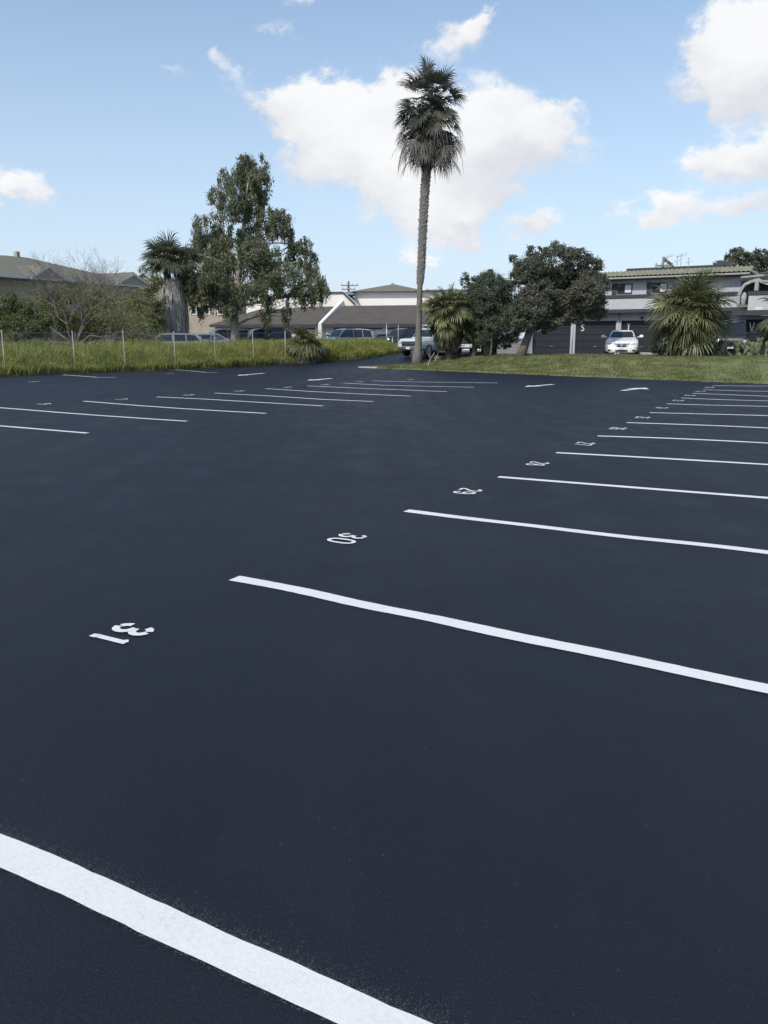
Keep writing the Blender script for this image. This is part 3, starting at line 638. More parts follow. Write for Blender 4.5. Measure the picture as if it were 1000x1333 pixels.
for k in range(60):
    a = rnd.uniform(0, 2*math.pi); el = R(rnd.uniform(-62, -22))
    d = Vector((math.cos(a)*math.cos(el), math.sin(a)*math.cos(el), math.sin(el)))
    frond(Vv, Ff, top+Vector((0, 0, rnd.uniform(-.9, .35))), d, rnd.uniform(.9, 1.6), rnd.uniform(.8, 1.2), .04, .9, 18, 75, .1, tipdroop=1.9)
for k in range(70):       # long hanging strips
    a = rnd.uniform(0, 2*math.pi); rr = rnd.uniform(.75, 2.0); p = top + Vector((math.cos(a)*rr, math.sin(a)*rr, -1.0-rnd.uniform(0, .9)))
    s = Vector((rnd.uniform(-1, 1), rnd.uniform(-1, 1), 0)).normalized()*.018; L = rnd.uniform(.6, 1.5); o = Vector((math.cos(a), math.sin(a), 0))*.18
    b = len(Vv); Vv += [p-s, p+s, p+s+o-Vector((0, 0, L*.5)), p-s+o-Vector((0, 0, L*.5)), p+s*.3+o*1.5-Vector((0, 0, L)), p-s*.3+o*1.5-Vector((0, 0, L))]; Ff += [(b, b+1, b+2, b+3), (b+3, b+2, b+4, b+5)]
build_fronds(Vv, Ff, 'hanging_fronds', M['dead'], root)
Vv, Ff = [], []
skt, skb = at(559.5, 152, YP)-b0, at(554.8, 226, YP)-b0
for k in range(3600):
    t = rnd.random()**.8; p = skt.lerp(skb, t*.85); a = rnd.uniform(0, 2*math.pi); rr = (.22 + .50*math.sin(math.pi*min(1, .25+t*.8))**.7)*rnd.uniform(.75, 1.02)
    o = Vector((math.cos(a), math.sin(a), 0)); s = Vector((-o.y, o.x, 0))*rnd.uniform(.012, .03); p = p+o*rr*.9; L = rnd.uniform(.35, .8)
    q = p - Vector((0, 0, L)) - o*rnd.uniform(-.02, .14)
    b = len(Vv); Vv += [p-s, p+s, q+s*.4, q-s*.4]; Ff.append((b, b+1, b+2, b+3))
build_fronds(Vv, Ff, 'dead_frond_skirt', M['dead'], root)

def short_palm(name, label, px, pby, Yd, cpx, cpy, nf, pet, L, W, els, m, trunk_r=.25, dead=10, seed=1, nl=24, tip=.5, droop=.35, group=None, dm='dead'):
    r = random.Random(seed); bx = X(px, Yd); b0 = Vector((bx, Yd, H(bx, Yd))); root = empty(name, b0); tag(root, label, 'palm tree', group)
    c = at(cpx, cpy, Yd)-b0
    mb = MB(); mb.tube([(0, 0, -.1), (c.x*.4, 0, c.z*.4), (c.x, 0, c.z)], [trunk_r*1.15, trunk_r, trunk_r*.8], 12)
    for k in range(160):
        t = r.random(); p = Vector((c.x*t, 0, c.z*t)); a = r.uniform(0, 6.28); o = Vector((math.cos(a), math.sin(a), 0)); s = Vector((-o.y, o.x, 0))*.05
        q = p+o*trunk_r*.85; mb.add([q-s, q+s, q+s*.6+o*.14+Vector((0, 0, .22)), q-s*.6+o*.14+Vector((0, 0, .22))], [(0, 1, 2, 3)])
    mb.build('trunk', M['bark'], root, fixn=False)
    Vv, Ff = [], []
    for k in range(nf):
        a = k*2.39996 + r.uniform(-.3, .3); lo_, hi_ = math.sin(R(els[0])), math.sin(R(els[1])); el = math.asin(max(-1, min(1, lo_+(hi_-lo_)*(k+.5)/nf))) + R(r.uniform(-8, 8))
        d = Vector((math.cos(a)*math.cos(el), math.sin(a)*math.cos(el), math.sin(el)))
        frond(Vv, Ff, c+Vector((0, 0, r.uniform(-.2, .2))), d, pet*r.uniform(.8, 1.15), L*r.uniform(.85, 1.1), W, droop, nl, 112, .22, r, tip)
    for k in range(nf//2):
        a = k*2.39996+1; el = R(r.uniform(-40, 70)); d = Vector((math.cos(a)*math.cos(el), math.sin(a)*math.cos(el), math.sin(el)))
        frond(Vv, Ff, c+Vector((0, 0, r.uniform(-.2, .5))), d, pet*r.uniform(.2, .5), L*r.uniform(.6, .85), W, droop, nl, 105, .25, r, tip)
    build_fronds(Vv, Ff, 'crown', m, root)
    if dead:
        Vv, Ff = [], []
        for k in range(dead):
            a = r.uniform(0, 6.28); el = R(r.uniform(-78, -45)); d = Vector((math.cos(a)*math.cos(el), math.sin(a)*math.cos(el), math.sin(el)))
            frond(Vv, Ff, c+Vector((0, 0, r.uniform(-.5, 0))), d, pet*.7, L, W, .9, nl, 80, .1, r, 1.2)
        build_fronds(Vv, Ff, 'dead_fronds', M[dm], root)
    return root
short_palm('fan_palm', 'olive fan palm with drooping fronds beside the tall palm trunk', 586, 464, 47.4, 584, 405, 48, 1.05, .95, .085, (-60, 80), M['palm'], .2, 26, 3, tip=.8, dm='dead2')
short_palm('bushy_palm', 'big bushy fan palm on the lawn right of the white sedan', 898, 466, 42, 898, 404, 54, 1.3, 1.35, .08, (-68, 80), M['palm'], .22, 22, 8, 26, .35, .3, dm='dead2')
short_palm('edge_palm', 'green fan palm cut by the right edge of the photo', 1032, 466, 43, 1030, 412, 24, 1.0, 1.0, .07, (-45, 80), M['palm'], .25, 6, 9)
short_palm('low_palm', 'low brownish fan palm in the weeds before the silver suv', 397, 471, 52.6, 398, 447, 26, .6, 1.0, .08, (-35, 80), M['palm'], .25, 16, 21, 22, .5, .4)
# shaggy palm at left
root = short_palm('shaggy_palm', 'fan palm with thick pale skirt of dead fronds left of the eucalyptus', 226, 447, 58.5, 216, 340, 42, 1.0, 1.2, .07, (-12, 85), M['palmdark'], .3, 0, 14)
c0 = at(222, 362, 58.5)-Vector(root.location); c1 = Vector((0, 0, .3)); Vv, Ff = [], []
for k in range(4200):
    t = rnd.random(); p = c0.lerp(c1, t*.96); rr = (.68+.42*math.sin(math.pi*min(1, .1+t*.75)))*rnd.uniform(.72, 1.05); a = rnd.uniform(0, 6.28); o = Vector((math.cos(a), math.sin(a), 0))
    s = Vector((-o.y, o.x, 0))*rnd.uniform(.02, .06); p = p+o*rr; L = rnd.uniform(.5, 1.1); q = p-Vector((0, 0, L))-o*rnd.uniform(-.12, .1)
    q.z = max(q.z, .02); b = len(Vv); Vv += [p-s, p+s, q+s*.4, q-s*.4]; Ff.append((b, b+1, b+2, b+3))
build_fronds(Vv, Ff, 'dead_frond_skirt', M['deadpale'], root)

# prickly pear, ground litter
def cactus(px, Yd, wpx, hp, seed, label):
    r = random.Random(seed); bx = X(px, Yd); root_z = H(bx, Yd); bm = bmesh.new()
    def pad(p, d, s, lv):
        d = d.normalized(); nrm = Vector((r.uniform(-1, 1), r.uniform(-1.4, -.1), r.uniform(-.3, .3))); side = d.cross(nrm).normalized(); nrm = side.cross(d).normalized()
        mtx = Matrix((side*s*.62, nrm*s*.13, d*s)).transposed().to_4x4(); mtx.translation = p+d*s*.9
        bmesh.ops.create_uvsphere(bm, u_segments=10, v_segments=7, radius=1, matrix=mtx)
        if lv < 3:
            for _ in range(r.choice((1, 2, 2))):
                pad(p+d*s*1.7+side*s*r.uniform(-.4, .4), d+side*r.uniform(-1, 1)+Vector((0, 0, .35)), s*r.uniform(.8, 1), lv+1)
    w = wpx/((FPX/cp)/Yd)
    for k in range(int(w*7)):
        pad(Vector((r.uniform(-w/2, w/2), r.uniform(-.4, .4), -.03)), Vector((r.uniform(-.6, .6), r.uniform(-.4, .4), 1)), hp*r.uniform(.7, 1.1), r.choice((0, 1, 1)))
    me = bpy.data.meshes.new('prickly_pear'); bm.to_mesh(me); bm.free(); me.shade_smooth()
    o = link('prickly_pear', me, M['cactus']); o.location = (bx, Yd, root_z); tag(o, label, 'cactus', 'prickly pears beside the bushy palm')
cactus(943, 42.0, 52, .19, 1, 'wide prickly pear clump between the bushy palm and the black suv')
cactus(984, 42.4, 30, .19, 2, 'smaller prickly pear clump nearer the right edge')
tree('low_shrub', 'low dark shrub at the foot of the bushy palm', 'shrub', 42.6, [(862,466,.05),(862,460,.04),(862,452,.03)],
     [(858,456,14,9,0),(876,454,14,10,.2),(896,455,18,10,0),(918,456,14,9,.3)], 9000, (.12, .05), M['conif'], M['bark'], sub=20, subr=.4, shell=.2, depth=.6)
# fallen branches and edging behind the lawn
o = empty('timber_edging', (X(600, 49.2), 49.2, H(X(600, 49.2), 49.2))); tag(o, 'low grey timber edging behind the lawn under the junipers', 'edging')
mb = MB(); mb.box(-1.9, 2.3, -.05, .03, -.05, .14); mb.build('board', M['wood'], o, bevel=.006)
mb = MB()
for xx in (-1.6, -.3, 1.0, 2.1): MB().box(xx-.04, xx+.04, .034, .10, -.1, .22).build('stake', M['wood'], o)
for i_, (a, b, c_, lab) in enumerate([((557, 472), (566, 459), 45.5, 'pale bare stick leaning out of the lawn right of the tall palm'), ((566, 462), (572, 452), 47.2, 'short pale stick leaning beside the first one')]):
    o = empty('fallen_branch', at(a[0], a[1], c_)); o.location.z = H(o.location.x, c_)+.05; tag(o, lab, 'branch', 'dry sticks by the tall palm')
    q = at(b[0], b[1], c_+.5)-o.location; mb = MB(); pts = limb(mb, (0, 0, 0), q, .03, .015)
    for _ in range(4): limb(mb, pts[3], pts[3]+Vector((rnd.uniform(-.3, .3), rnd.uniform(-.2, .2), rnd.uniform(.2, .5))), .012, .006)
    mb.build('stem', M['palebark'], o, smooth=True, fixn=False)
C = clump_points([((X(612, 47.5), 48, H(X(612, 47.5), 48)+.1), (1.9, .5, .12))], 2600, 30); V0, F0 = leaves(C, .16, .05)
tag(fast('leaf_litter', V0, F0, M['dead']), 'dry dead leaf litter along the back of the lawn', kind='stuff')
n = 700; A = rng.uniform(.02, .8, n); B = rng.uniform(.02, .97, n); P = np.array([lawn_pt(a, b) for a, b in zip(A, B)])
V0, F0 = leaves(np.stack([P[:, 0], P[:, 1], hfun(P[:, 0], P[:, 1])+.12], 1), .09, .045); tag(fast('fallen_leaves', V0, F0, M['dead']), 'small pale fallen leaves scattered over the lawn', kind='stuff')
o = MB().poly([(-1.5, 47.5, .002), (-.8, 46.75, .002), (-.3, 46.4, .002), (.2, 46.8, .002), (-.1, 48.2, .002)], (0, 0, .07)).build('concrete_kerb', M['concrete']); tag(o, 'pale worn concrete kerb tip at the left point of the lawn', 'kerb')

# ------------------------------------------------------------------ chain link fence
def fence_at(px, off=.12):
    lo, hi = 15, 95
    for _ in range(50):
        m_ = (lo+hi)/2
        if X(px, m_) < xE(m_)-off: hi = m_
        else: lo = m_
    return lo
fr = empty('chain_link_fence', (xE(44)-.7, 44, .1)); tag(fr, 'wire chain link fence on thin steel posts running along the weeds', 'fence')
inv = Vector(fr.location); fp = []
ysf = sorted(set([20, 25, 30, 34.5] + [fence_at(p) for p in (3, 95, 161, 227, 279.5, 329.5, 371)] + [60.5]))
for y in ysf:
    p = Vector((float(xE(y))-.12, y, 0)); p.z = H(p.x, y); hgt = 2.05; fp.append((p, hgt))
    mb = MB(); mb.tube([p-inv-Vector((0, 0, .1)), p-inv+Vector((rnd.uniform(-.03, .03), 0, hgt))], 0.026, 8); mb.build('post', M['postgrey'], fr, smooth=True, fixn=False)
mw, mt = MB(), MB()
for (p, h1), (q, h2) in zip(fp[:-1], fp[1:]):
    L = (q-p).length; n = int(L/.11); d = (q-p)/L; s = Vector((0, 0, 1))
    mt.tube([p-inv+Vector((0, 0, 1.98)), (p+q)/2-inv+Vector((0, 0, 1.94)), q-inv+Vector((0, 0, 1.98))], .007, 4)
    for k in range(n):
        for sg in (1, -1):
            a = p+d*(k*.11)-inv; a.z += .1 if sg > 0 else 1.95; b = a+d*1.0*min(1, (L-k*.11)/1.0); f_ = min(1, (L-k*.11)/1.0); b.z = a.z+sg*1.85*f_
            w = d*.0022; mw.add([a-w, a+w, b+w, b-w], [(0, 1, 2, 3)])
mt.build('top_rail', M['metal'], fr, fixn=False); mw.build('wire_mesh', M['metal'], fr, fixn=False)
# gate posts at the end of the fence
for a, h_, lab in ((503.5, 2.2, 'tall steel gate post by the passage left of the white truck'), (511, 1.2, 'short steel post beside the passage')):
    y = 64; o = empty('gate_post', (X(a, y), y, H(X(a, y), y))); tag(o, lab, 'post')
    MB().tube([(0, 0, -.1), (0, 0, h_)], .05, 8).build('pole', M['metal'], o, smooth=True, fixn=False)
    MB().box(-.07, .07, -.07, .07, h_, h_+.05).build('cap', M['metal'], o, bevel=.01)

# ------------------------------------------------------------------ buildings
def frame(name, P0, P1, z, label, cat='building', group=None):
    """root at P0; local +x along the facade to P1, local -y towards the camera side"""
    d = Vector((P1[0]-P0[0], P1[1]-P0[1], 0)); rz = math.atan2(d.y, d.x)
    o = empty(name, (P0[0], P0[1], z), rz); tag(o, label, cat, group)
    d.normalize()
    def s(px):       # local x where the pixel column meets the facade
        k = (px-500)/(FPX/cp); den = d.x - k*d.y; return (k*P0[1]-P0[0])/den
    return o, s, d
def win(root, x0, x1, z0, z1, y, mf, mg, mull=1, t=.05, blind=False):
    w = MB(); w.box(x0, x1, y-.05, y+.02, z0, z0+t); w.box(x0, x1, y-.05, y+.02, z1-t, z1)
    w.box(x0, x0+t, y-.05, y+.02, z0+t, z1-t); w.box(x1-t, x1, y-.05, y+.02, z0+t, z1-t)
    for k in range(1, mull+1):
        xc = x0+(x1-x0)*k/(mull+1); w.box(xc-t/2, xc+t/2, y-.04, y+.02, z0+t, z1-t)
    o = w.build('window', mf, root)
    MB().box(x0+t, x1-t, y-.012, y+.005, z0+t, z1-t).build('pane', mg, o)
    if blind:
        xc = x0+(x1-x0)*.45; MB().box(xc+t/2+.02, x1-t-.02, y-.03, y-.018, z0+t+.02, z1-t-.02).build('blind', M['blind'], o)
    return o
def letter(ch, root, x, y, z, h=.42):
    S = {'R': [[(0,0),(0,1)], [(0,1),(.4,.95),(.45,.75),(.35,.55),(0,.52)], [(.2,.5),(.48,0)]], 'S': [[(.45,.85),(.3,.98),(.1,.93),(.04,.75),(.15,.58),(.35,.45),(.45,.25),(.32,.04),(.12,.03),(0,.15)]],
         'T': [[(.25,0),(.25,.93)], [(0,.96),(.5,.96)]], 'V': [[(0,1),(.24,0)], [(.26,0),(.5,1)]], 'U': [[(0,1),(0,.25),(.1,.03),(.35,.03),(.45,.25),(.45,1)]]}[ch]
    mb = MB(); 
    for k, st_ in enumerate(S): stroke(mb, st_, .15, lambda q, k=k: Vector((x+q.x*h, y-.002*k, z+q.y*h)))
    return mb.build('door_letter', M['blind'], root, fixn=False)
# --- right apartment building over garages
P0 = (X(788, 54), 54.0); P1 = (X(965, 49.6), 49.6); gz = .62
ap, S_, dd = frame('apartment_building', P0, P1, gz, 'grey two storey apartment block over dark garages with olive tile eave')
inv_z = gz
def z54(py): return ZZ(py, 54.0)-gz
zt_d, zt_s, zb_s, zp_t, zw_b, zw_t, ze, zt, zf = z54(418), z54(412), z54(408), z54(389), z54(384.8), z54(371), z54(364.5), z54(355.8), z54(352)
xL, xR = S_(686), S_(961)
pr = -.7            # projection of the upper floor
# ground floor back wall + piers
mb = MB(); mb.box(xL, xR, .12, 9, -.2, zb_s+.3); mb.build('ground_floor_wall', M['lilac'], ap)
mb = MB(); mb.box(xL, xR, -.10, .117, zt_d+.02, zb_s); mb.build('door_header', M['lilac'], ap)
doors = [(694, 743.4, 'R'), (749.5, 801.8, 'S'), (808.3, 864, 'T'), (871, 930, 'U')]
edges = [xL] + [v for a, b, _ in doors for v in (S_(a), S_(b))] + [xR]
for k in range(0, len(edges), 2): MB().box(edges[k], edges[k+1], -.12, .115, -.2, zt_d+.017).build('pier', M['lilac'] if k else M['white'], ap)
for a, b, ch in doors:
    x0, x1 = S_(a), S_(b); mb = MB(); n = 5
    mb.box(x0+.006, x1-.006, .045, .11, 0, zt_d-.004)
    for k in range(n): mb.box(x0+.004, x1-.004, .02, .042, zt_d*k/n+.012, zt_d*(k+1)/n-.004)
    d_ = mb.build('garage_door', M['gdoor'], ap, bevel=.008)
    MB().box((x0+x1)/2-.1, (x0+x1)/2+.1, -.02, .018, .5, .54).build('handle', M['metal'], d_)
    if ch != 'U': letter(ch, d_, x0+.35, .0, zt_d-.62)
    else: letter(ch, d_, x0+.35, .0, zt_d-.62)
MB().box(xL-.1, xR+.1, pr-.06, .115, zb_s+.004, zb_s+.22).build('shadow_gap_beam', M['darktrim'], ap)  # dark strip, its colour stands in for the shadow gap under the upper floor
MB().box(xL, xR, pr, 9, zb_s+.224, zp_t-.01).build('stucco_band', M['greystucco'], ap)
MB().box(xL-.05, xR+.05, pr-.07, 9.02, zp_t-.006, zw_b-.02).build('trim_band', M['darktrim'], ap)
mb = MB(); mb.box(xL, xR, pr+.05, 8.9, zw_b-.016, ze+.02)
mb.build('upper_wall', M['lilac'], ap)
mb = MB()
for k in range(int((xR-S_(905))/.3)): mb.box(S_(905)+k*.3, S_(905)+k*.3+.035, pr+.02, pr+.047, zw_b, ze-.15)
mb.build('batten', M['lilac'], ap)
MB().box(xL-.5, xR+.5, pr-.55, 9.3, ze-.10, ze+.06).build('fascia', M['darktrim'], ap)
yw = pr+.05
for a, b in ((803.5, 822.8), (848, 868), (760, 778)):
    win(ap, S_(a), S_(b), zw_b+.05, zw_t, yw, M['darktrim'], M['glass'], 1, .05, True)
    MB().box(S_(a)-.33, S_(a)-.03, yw-.06, yw-.004, zw_b+.02, zw_t+.03).build('shutter', M['darktrim'], ap)
# mansard tiles: ribs running up the slope
mb = MB(); W_ = xR-xL+1.1; x0 = xL-.55; nrib = int(W_/.26)
ys0, ys1 = pr-.62, pr+.25
prev = None
V = []; F = []
cols = nrib*6
for k in range(cols+1):
    x = x0+W_*k/cols; bz = .055*abs(math.sin(math.pi*k/6))
    for j in range(9):
        t = j/8; V.append((x, ys0+(ys1-ys0)*t-.03*(bz), (ze+.07)+(zt-ze-.07)*t+bz+.02*(1-(j % 2)) ))
for k in range(cols):
    for j in range(8): b = k*9+j; F.append((b, b+9, b+10, b+1))
fast('tile_eave', V, F, M['ctile'], ap)
MB().poly([(xR+.55, ys0+.02, ze+.065), (xR+.55, 4, ze+.065), (xR+.2, 4, zt), (xR+.2, ys1, zt)], (-.08, 0, 0)).build('eave_end', M['ctile'], ap)
MB().box(xL-.2, xR+.2, ys1+.003, 8.6, ze+.064, zt-.03).build('roof_deck', M['darktrim'], ap)
MB().box(S_(806), S_(930), ys1+1.2, 7.5, zt-.02, zf+.12).build('roof_parapet', M['darktrim'], ap)
MB().poly([(S_(905), 2.5, zf+.1), (S_(938), 2.5, zf+.1), (S_(921), 2.5, zf+.52)], (0, 3, 0)).build('roof_vent_gable', M['darktrim'], ap)
for px in (746.3, 805, 867.5): MB().tube([(S_(px), -.16, -.1), (S_(px), -.16, zb_s)], .035, 8).build('downpipe', M['lilac'], ap, smooth=True)
for px in (770, 835): MB().box(S_(px)-.09, S_(px)+.09, -.2, -.103, zt_d+.10, zt_d+.24).build('wall_lamp', M['blackpl'], ap, bevel=.01)
MB().box(xL-.5, xR+.5, pr-.64, pr-.555, ze-.05, ze+.05).build('gutter', M['rust'], ap)
MB().tube([(S_(832), 3, zf), (S_(832), 3, zf+.55)], .06, 8).build('vent_pipe', M['rust'], ap, smooth=True)
# antennas
def antenna(px, Yd, py0, h, label, kind):
    b = at(px, py0, Yd); o = empty('tv_antenna', b); tag(o, label, 'antenna', 'antennas on the apartment roof')
    MB().tube([(0, 0, -.5), (0, 0, h)], .018, 5).build('mast', M['rust'], o, fixn=False)
    mb = MB()
    if kind: 
        mb.tube([(-.3, 0, h*.75), (.35, 0, h)], .012, 4)
        for k in range(6): mb.tube([(-.3+.13*k, -.2, h*.75+.04*k), (-.3+.13*k, .2, h*.78+.04*k+.12)], .008, 4)
    else: mb.tube([(-.2, 0, h*.6), (0, 0, h*.4), (.2, 0, h*.7)], .012, 4); mb.tube([(-.1, 0, h), (.1, 0, h*.9)], .01, 4)
    mb.build('aerial', M['rust'], o, fixn=False)
antenna(867.5, 53, 349, .75, 'bent old tv antenna at the left end of the roof row', 1); antenna(881, 53, 348, .7, 'second thin antenna from the left on the apartment roof', 0)
antenna(886, 52.5, 348, .8, 'third thin antenna standing close to its twin on the roof', 1); antenna(896, 52, 347, .5, 'short antenna farthest right on the flat roof', 0)
# --- second wing to the right with arched timber frame
Q0 = (X(950, 48.2), 48.2); Q1 = (X(1060, 45.4), 45.4)
aw, T_, _ = frame('apartment_wing', Q0, Q1, gz, 'grey apartment wing with curved timber frame and balcony at right edge')
def z47(py): return ZZ(py, 47.3)-gz
xl, xr = T_(958), T_(1075)
MB().box(xl, xr, .12, 9, -.2, z47(411)).build('ground_floor_wall', M['lilac'], aw)
MB().box(xl, xr, -.1, .117, z47(415.5), z47(411.2)).build('door_header', M['lilac'], aw)
MB().box(T_(960), T_(969.5), -.12, .115, -.2, z47(416)).build('pier', M['lilac'], aw)
x0, x1 = T_(970), T_(1040); mb = MB(); zd = z47(416)
for k in range(5): mb.box(x0, x1, .02, .10, zd*k/5+.012, zd*(k+1)/5-.004)
d_ = mb.build('garage_door', M['gdoor'], aw, bevel=.008); letter('V', d_, T_(974.5), 0, zd-.68, .5)
MB().box(xl-.1, xr, -.9, .115, z47(410.8), z47(404.5)).build('shadow_gap_beam', M['darktrim'], aw)  # same dark strip on the wing, overhang shade put into its colour
MB().box(T_(975), xr, -.85, -.65, z47(404.2), z47(385)).build('balcony_parapet', M['greystucco'], aw)
MB().box(T_(961), T_(974.5), -.82, -.74, z47(400), z47(397)).build('balcony_rail', M['wood'], aw)
MB().box(T_(974), xr, -.9, -.6, z47(384.7), z47(380)).build('parapet_cap', M['darktrim'], aw)
MB().box(xl, xr, 1.2, 9, z47(404), z47(366)).build('upper_wall', M['darktrim'], aw)
MB().box(T_(985), T_(994), -.87, -.852, z47(404), z47(400.5)).build('white_panel', M['blind'], aw)
mb = MB()
def beam(mb, pts, w, y0, y1):
    P_ = [Vector(p) for p in pts]; up = []; dn = []
    for i, p in enumerate(P_):
        t = (P_[min(i+1, len(P_)-1)]-P_[max(i-1, 0)]).normalized(); nn = Vector((-t.y, t.x)); up.append(p+nn*w/2); dn.append(p-nn*w/2)
    for i in range(len(P_)-1):
        mb.poly([(dn[i].x, y0, dn[i].y), (dn[i+1].x, y0, dn[i+1].y), (up[i+1].x, y0, up[i+1].y), (up[i].x, y0, up[i].y)], (0, y1-y0, 0))
cx = T_(983.5)
def pz(px, py): return (T_(px), z47(py))
beam(mb, [pz(961.5, 385), pz(964, 377), pz(968, 370.5), pz(976, 367), pz(983.5, 365)], .16, -.80, -.62)
beam(mb, [pz(983.5, 364), pz(990, 368), pz(999, 371), pz(1006, 378), pz(1009, 386)], .16, -.80, -.62)
beam(mb, [pz(983.5, 379), pz(983.5, 366)], .20, -.83, -.60)
beam(mb, [pz(963, 361), pz(992, 359.6)], .10, -.86, -.58)
beam(mb, [pz(990, 367.4), pz(1020, 367)], .10, -.85, -.59)
mb.build('arched_frame', M['wood'] if False else mat('pale_timber', (.30, .30, .28), .85, .15, 4), aw)
MB().box(xl, T_(1070), -.3, 8, z47(365.4), z47(360)).build('flat_roof', M['darktrim'], aw)
MB().tube([(T_(966.5), -.5, z47(404)), (T_(966.5), -.5, z47(384)), (T_(966.8), -.5, z47(380))], [.12, .17, .05], 10).build('water_heater', M['concrete'], aw, smooth=True)
# wheel stop right of the sedan
o = empty('wheel_stop', (X(838, 50), 50, H(X(838, 50), 50)), math.atan2(-.482, .876)); tag(o, 'low pale concrete strip on the ground right of the sedan', 'wheel stop')
MB().box(-.9, .9, -.08, .08, -.02, .14).build('block', M['concrete'], o, bevel=.02)

# --- grey wall with rails left of the garages
w0 = (X(648, 54.5), 54.5); w1 = (X(686, 52.5), 52.5); bw, s_, _ = frame('block_wall', w0, w1, H(*w0)-.05, 'grey horizontal board wall between the white pickup and the garages', 'wall')
L = s_(685.5); mb = MB(); 
for k in range(6): mb.box(0, L, -.03, .03, .02+k*.21, .02+k*.21+.195)
mb.build('board', M['block'], bw); mb = MB()
for k in range(4): mb.box(L*k/3-.05, L*k/3+.05, .034, .12, -.1, 1.35)
mb.build('post', M['rust'], bw)

# --- white garage row at centre left
C0 = (X(279, 78), 78.0); C1 = (X(540, 73), 73.0)
gb, g_, _ = frame('garage_row', C0, C1, .55, 'long white garage row with two brown shingle roofs beyond the parked cars')
def zc(py, Y=75.5): return ZZ(py, Y)-.55
xa, xm0, xm1, xb = 0, g_(414), g_(423), g_(650)
ze_, zr_ = zc(422.5), zc(399, 81)
def shed(x0, x1, z0, z1, hipl=False):
    mb = MB(); dx = (g_(318)-g_(279)) if hipl else 0
    mb.poly([(x0-.2, -.55, z0), (x1, -.55, z0), (x1, 5.6, z1), (x0+dx, 5.6, z1)], (0, 0, -.14)); return mb
shed(xa, xm0-.02, ze_+.02, zr_, True).build('left_roof', M['shingle'], gb)
shed(xm1+.05, xb, ze_+.04, zr_+.05).build('right_roof', M['shingle'], gb)
MB().box(xa+.1, xm0+.2, 0, 9, -.3, ze_-.16).build('left_wall', M['cream'], gb)
MB().box(xm0+.25, xb-.3, 0, 9, -.3, ze_-.16).build('right_wall', M['cream'], gb)
MB().poly([(xm0+.28, -.7, -.3), (xm0+.28, -.7, ze_+.1), (xm0+.28, 6.5, zr_+.75), (xm0+.28, 6.5, -.3)], (xm1-xm0-.35, 0, 0)).build('party_wall', M['cream'], gb)
MB().box(xa-.1, xm0+.2, -.62, -.56, ze_-.22, ze_+.02).build('left_fascia', M['darktrim'], gb); MB().box(xm1+.05, xb, -.62, -.56, ze_-.22, ze_+.04).build('right_fascia', M['darktrim'], gb)
for a, b in ((313, 369), (376, 410), (436, 497), (503, 560)):
    x0, x1 = g_(a), g_(b); zt_ = zc(429)
    d_ = MB().box(x0, x1, -.02, -.002, -.1, zt_).build('garage_door', M['cream'], gb)
    mb = MB(); mb.box(x0-.05, x1+.05, -.05, -.003, zt_+.003, zt_+.11); mb.box(x0-.12, x0-.003, -.05, -.003, -.1, zt_+.11) if False else None; mb.build('door_trim', M['darktrim'], gb)
# upper storey behind
u0 = (X(322, 82), 82.0); u1 = (X(455, 81), 81.0)
ub, q_, _ = frame('cream_house', u0, u1, .5, 'cream upper storey wall with sloping parapet behind the left brown roof', 'house')
def zu(py): return ZZ(py, 82)-.5
MB().poly([(0, 0, 0), (q_(462), 0, 0), (q_(462), 0, zu(397)), (q_(447), 0, zu(382)), (q_(418), 0, zu(382.5)), (q_(399), 0, zu(385)), (0, 0, zu(386))], (0, 8, 0)).build('wall', M['cream'], ub)
mb = MB(); beam(mb, [(q_(398), zu(384.5)), (q_(418), zu(382)), (q_(447), zu(381.4)), (q_(463), zu(397))], .16, -.12, -.004); mb.build('roof_edge', M['shingle'], ub)
win(ub, q_(326), q_(333), zu(400), zu(389), -.003, M['white'], M['glass'], 0)
MB().poly([(q_(425), 3, zu(382)), (q_(436), 3, zu(379)), (q_(452), 3, zu(378.2)), (q_(456), 3, zu(382))], (0, 4, 0)).build('roof', mat('blue_grey_roof', (.16, .2, .26)), ub)
h0 = (X(455, 86), 86.0); h1 = (X(640, 84), 84.0)
hb, k_, _ = frame('hipped_house', h0, h1, .5, 'cream house with low dark green hipped roof behind the right brown roof', 'house')
def zh(py): return ZZ(py, 85.5)-.5
MB().box(k_(462), k_(640), 0, 9, 0, zh(380)).build('wall', M['cream'], hb)
def hip(x0, x1, y0, y1, z0, z1, rx0, rx1, m, root, name='roof'):
    ym = (y0+y1)/2; mb = MB(); mb.add([(x0, y0, z0), (x1, y0, z0), (x1, y1, z0), (x0, y1, z0), (rx0, ym, z1), (rx1, ym, z1)], [(0, 1, 5, 4), (1, 2, 5), (2, 3, 4, 5), (3, 0, 4), (0, 3, 2, 1)])
    return mb.build(name, m, root)
r_ = hip(k_(456), k_(556), -.6, 9.6, zh(379.7), zh(366.5), k_(503), k_(507), M['greenshingle'], hb)
hip(k_(540), k_(645), -.5, 9.4, zh(379.2), zh(374), k_(560), k_(630), M['greenshingle'], hb, 'side_roof')
MB().box(k_(504)-.12, k_(504)+.12, 4.3, 4.6, zh(367), zh(364.5)).build('roof_vent', M['rust'], r_)
MB().box(k_(592), k_(597), -.1, -.002, zh(392), zh(383)).build('window', M['glass'], hb)
# --- taupe house at left
A0 = (-33.5, 52.0); A1 = (A0[0]+.4818*27, A0[1]+.8763*27); hz0 = .5
th, t_, td = frame('taupe_house', A0, A1, hz0, 'two storey taupe house with grey green hipped roof behind the left trees', 'house')
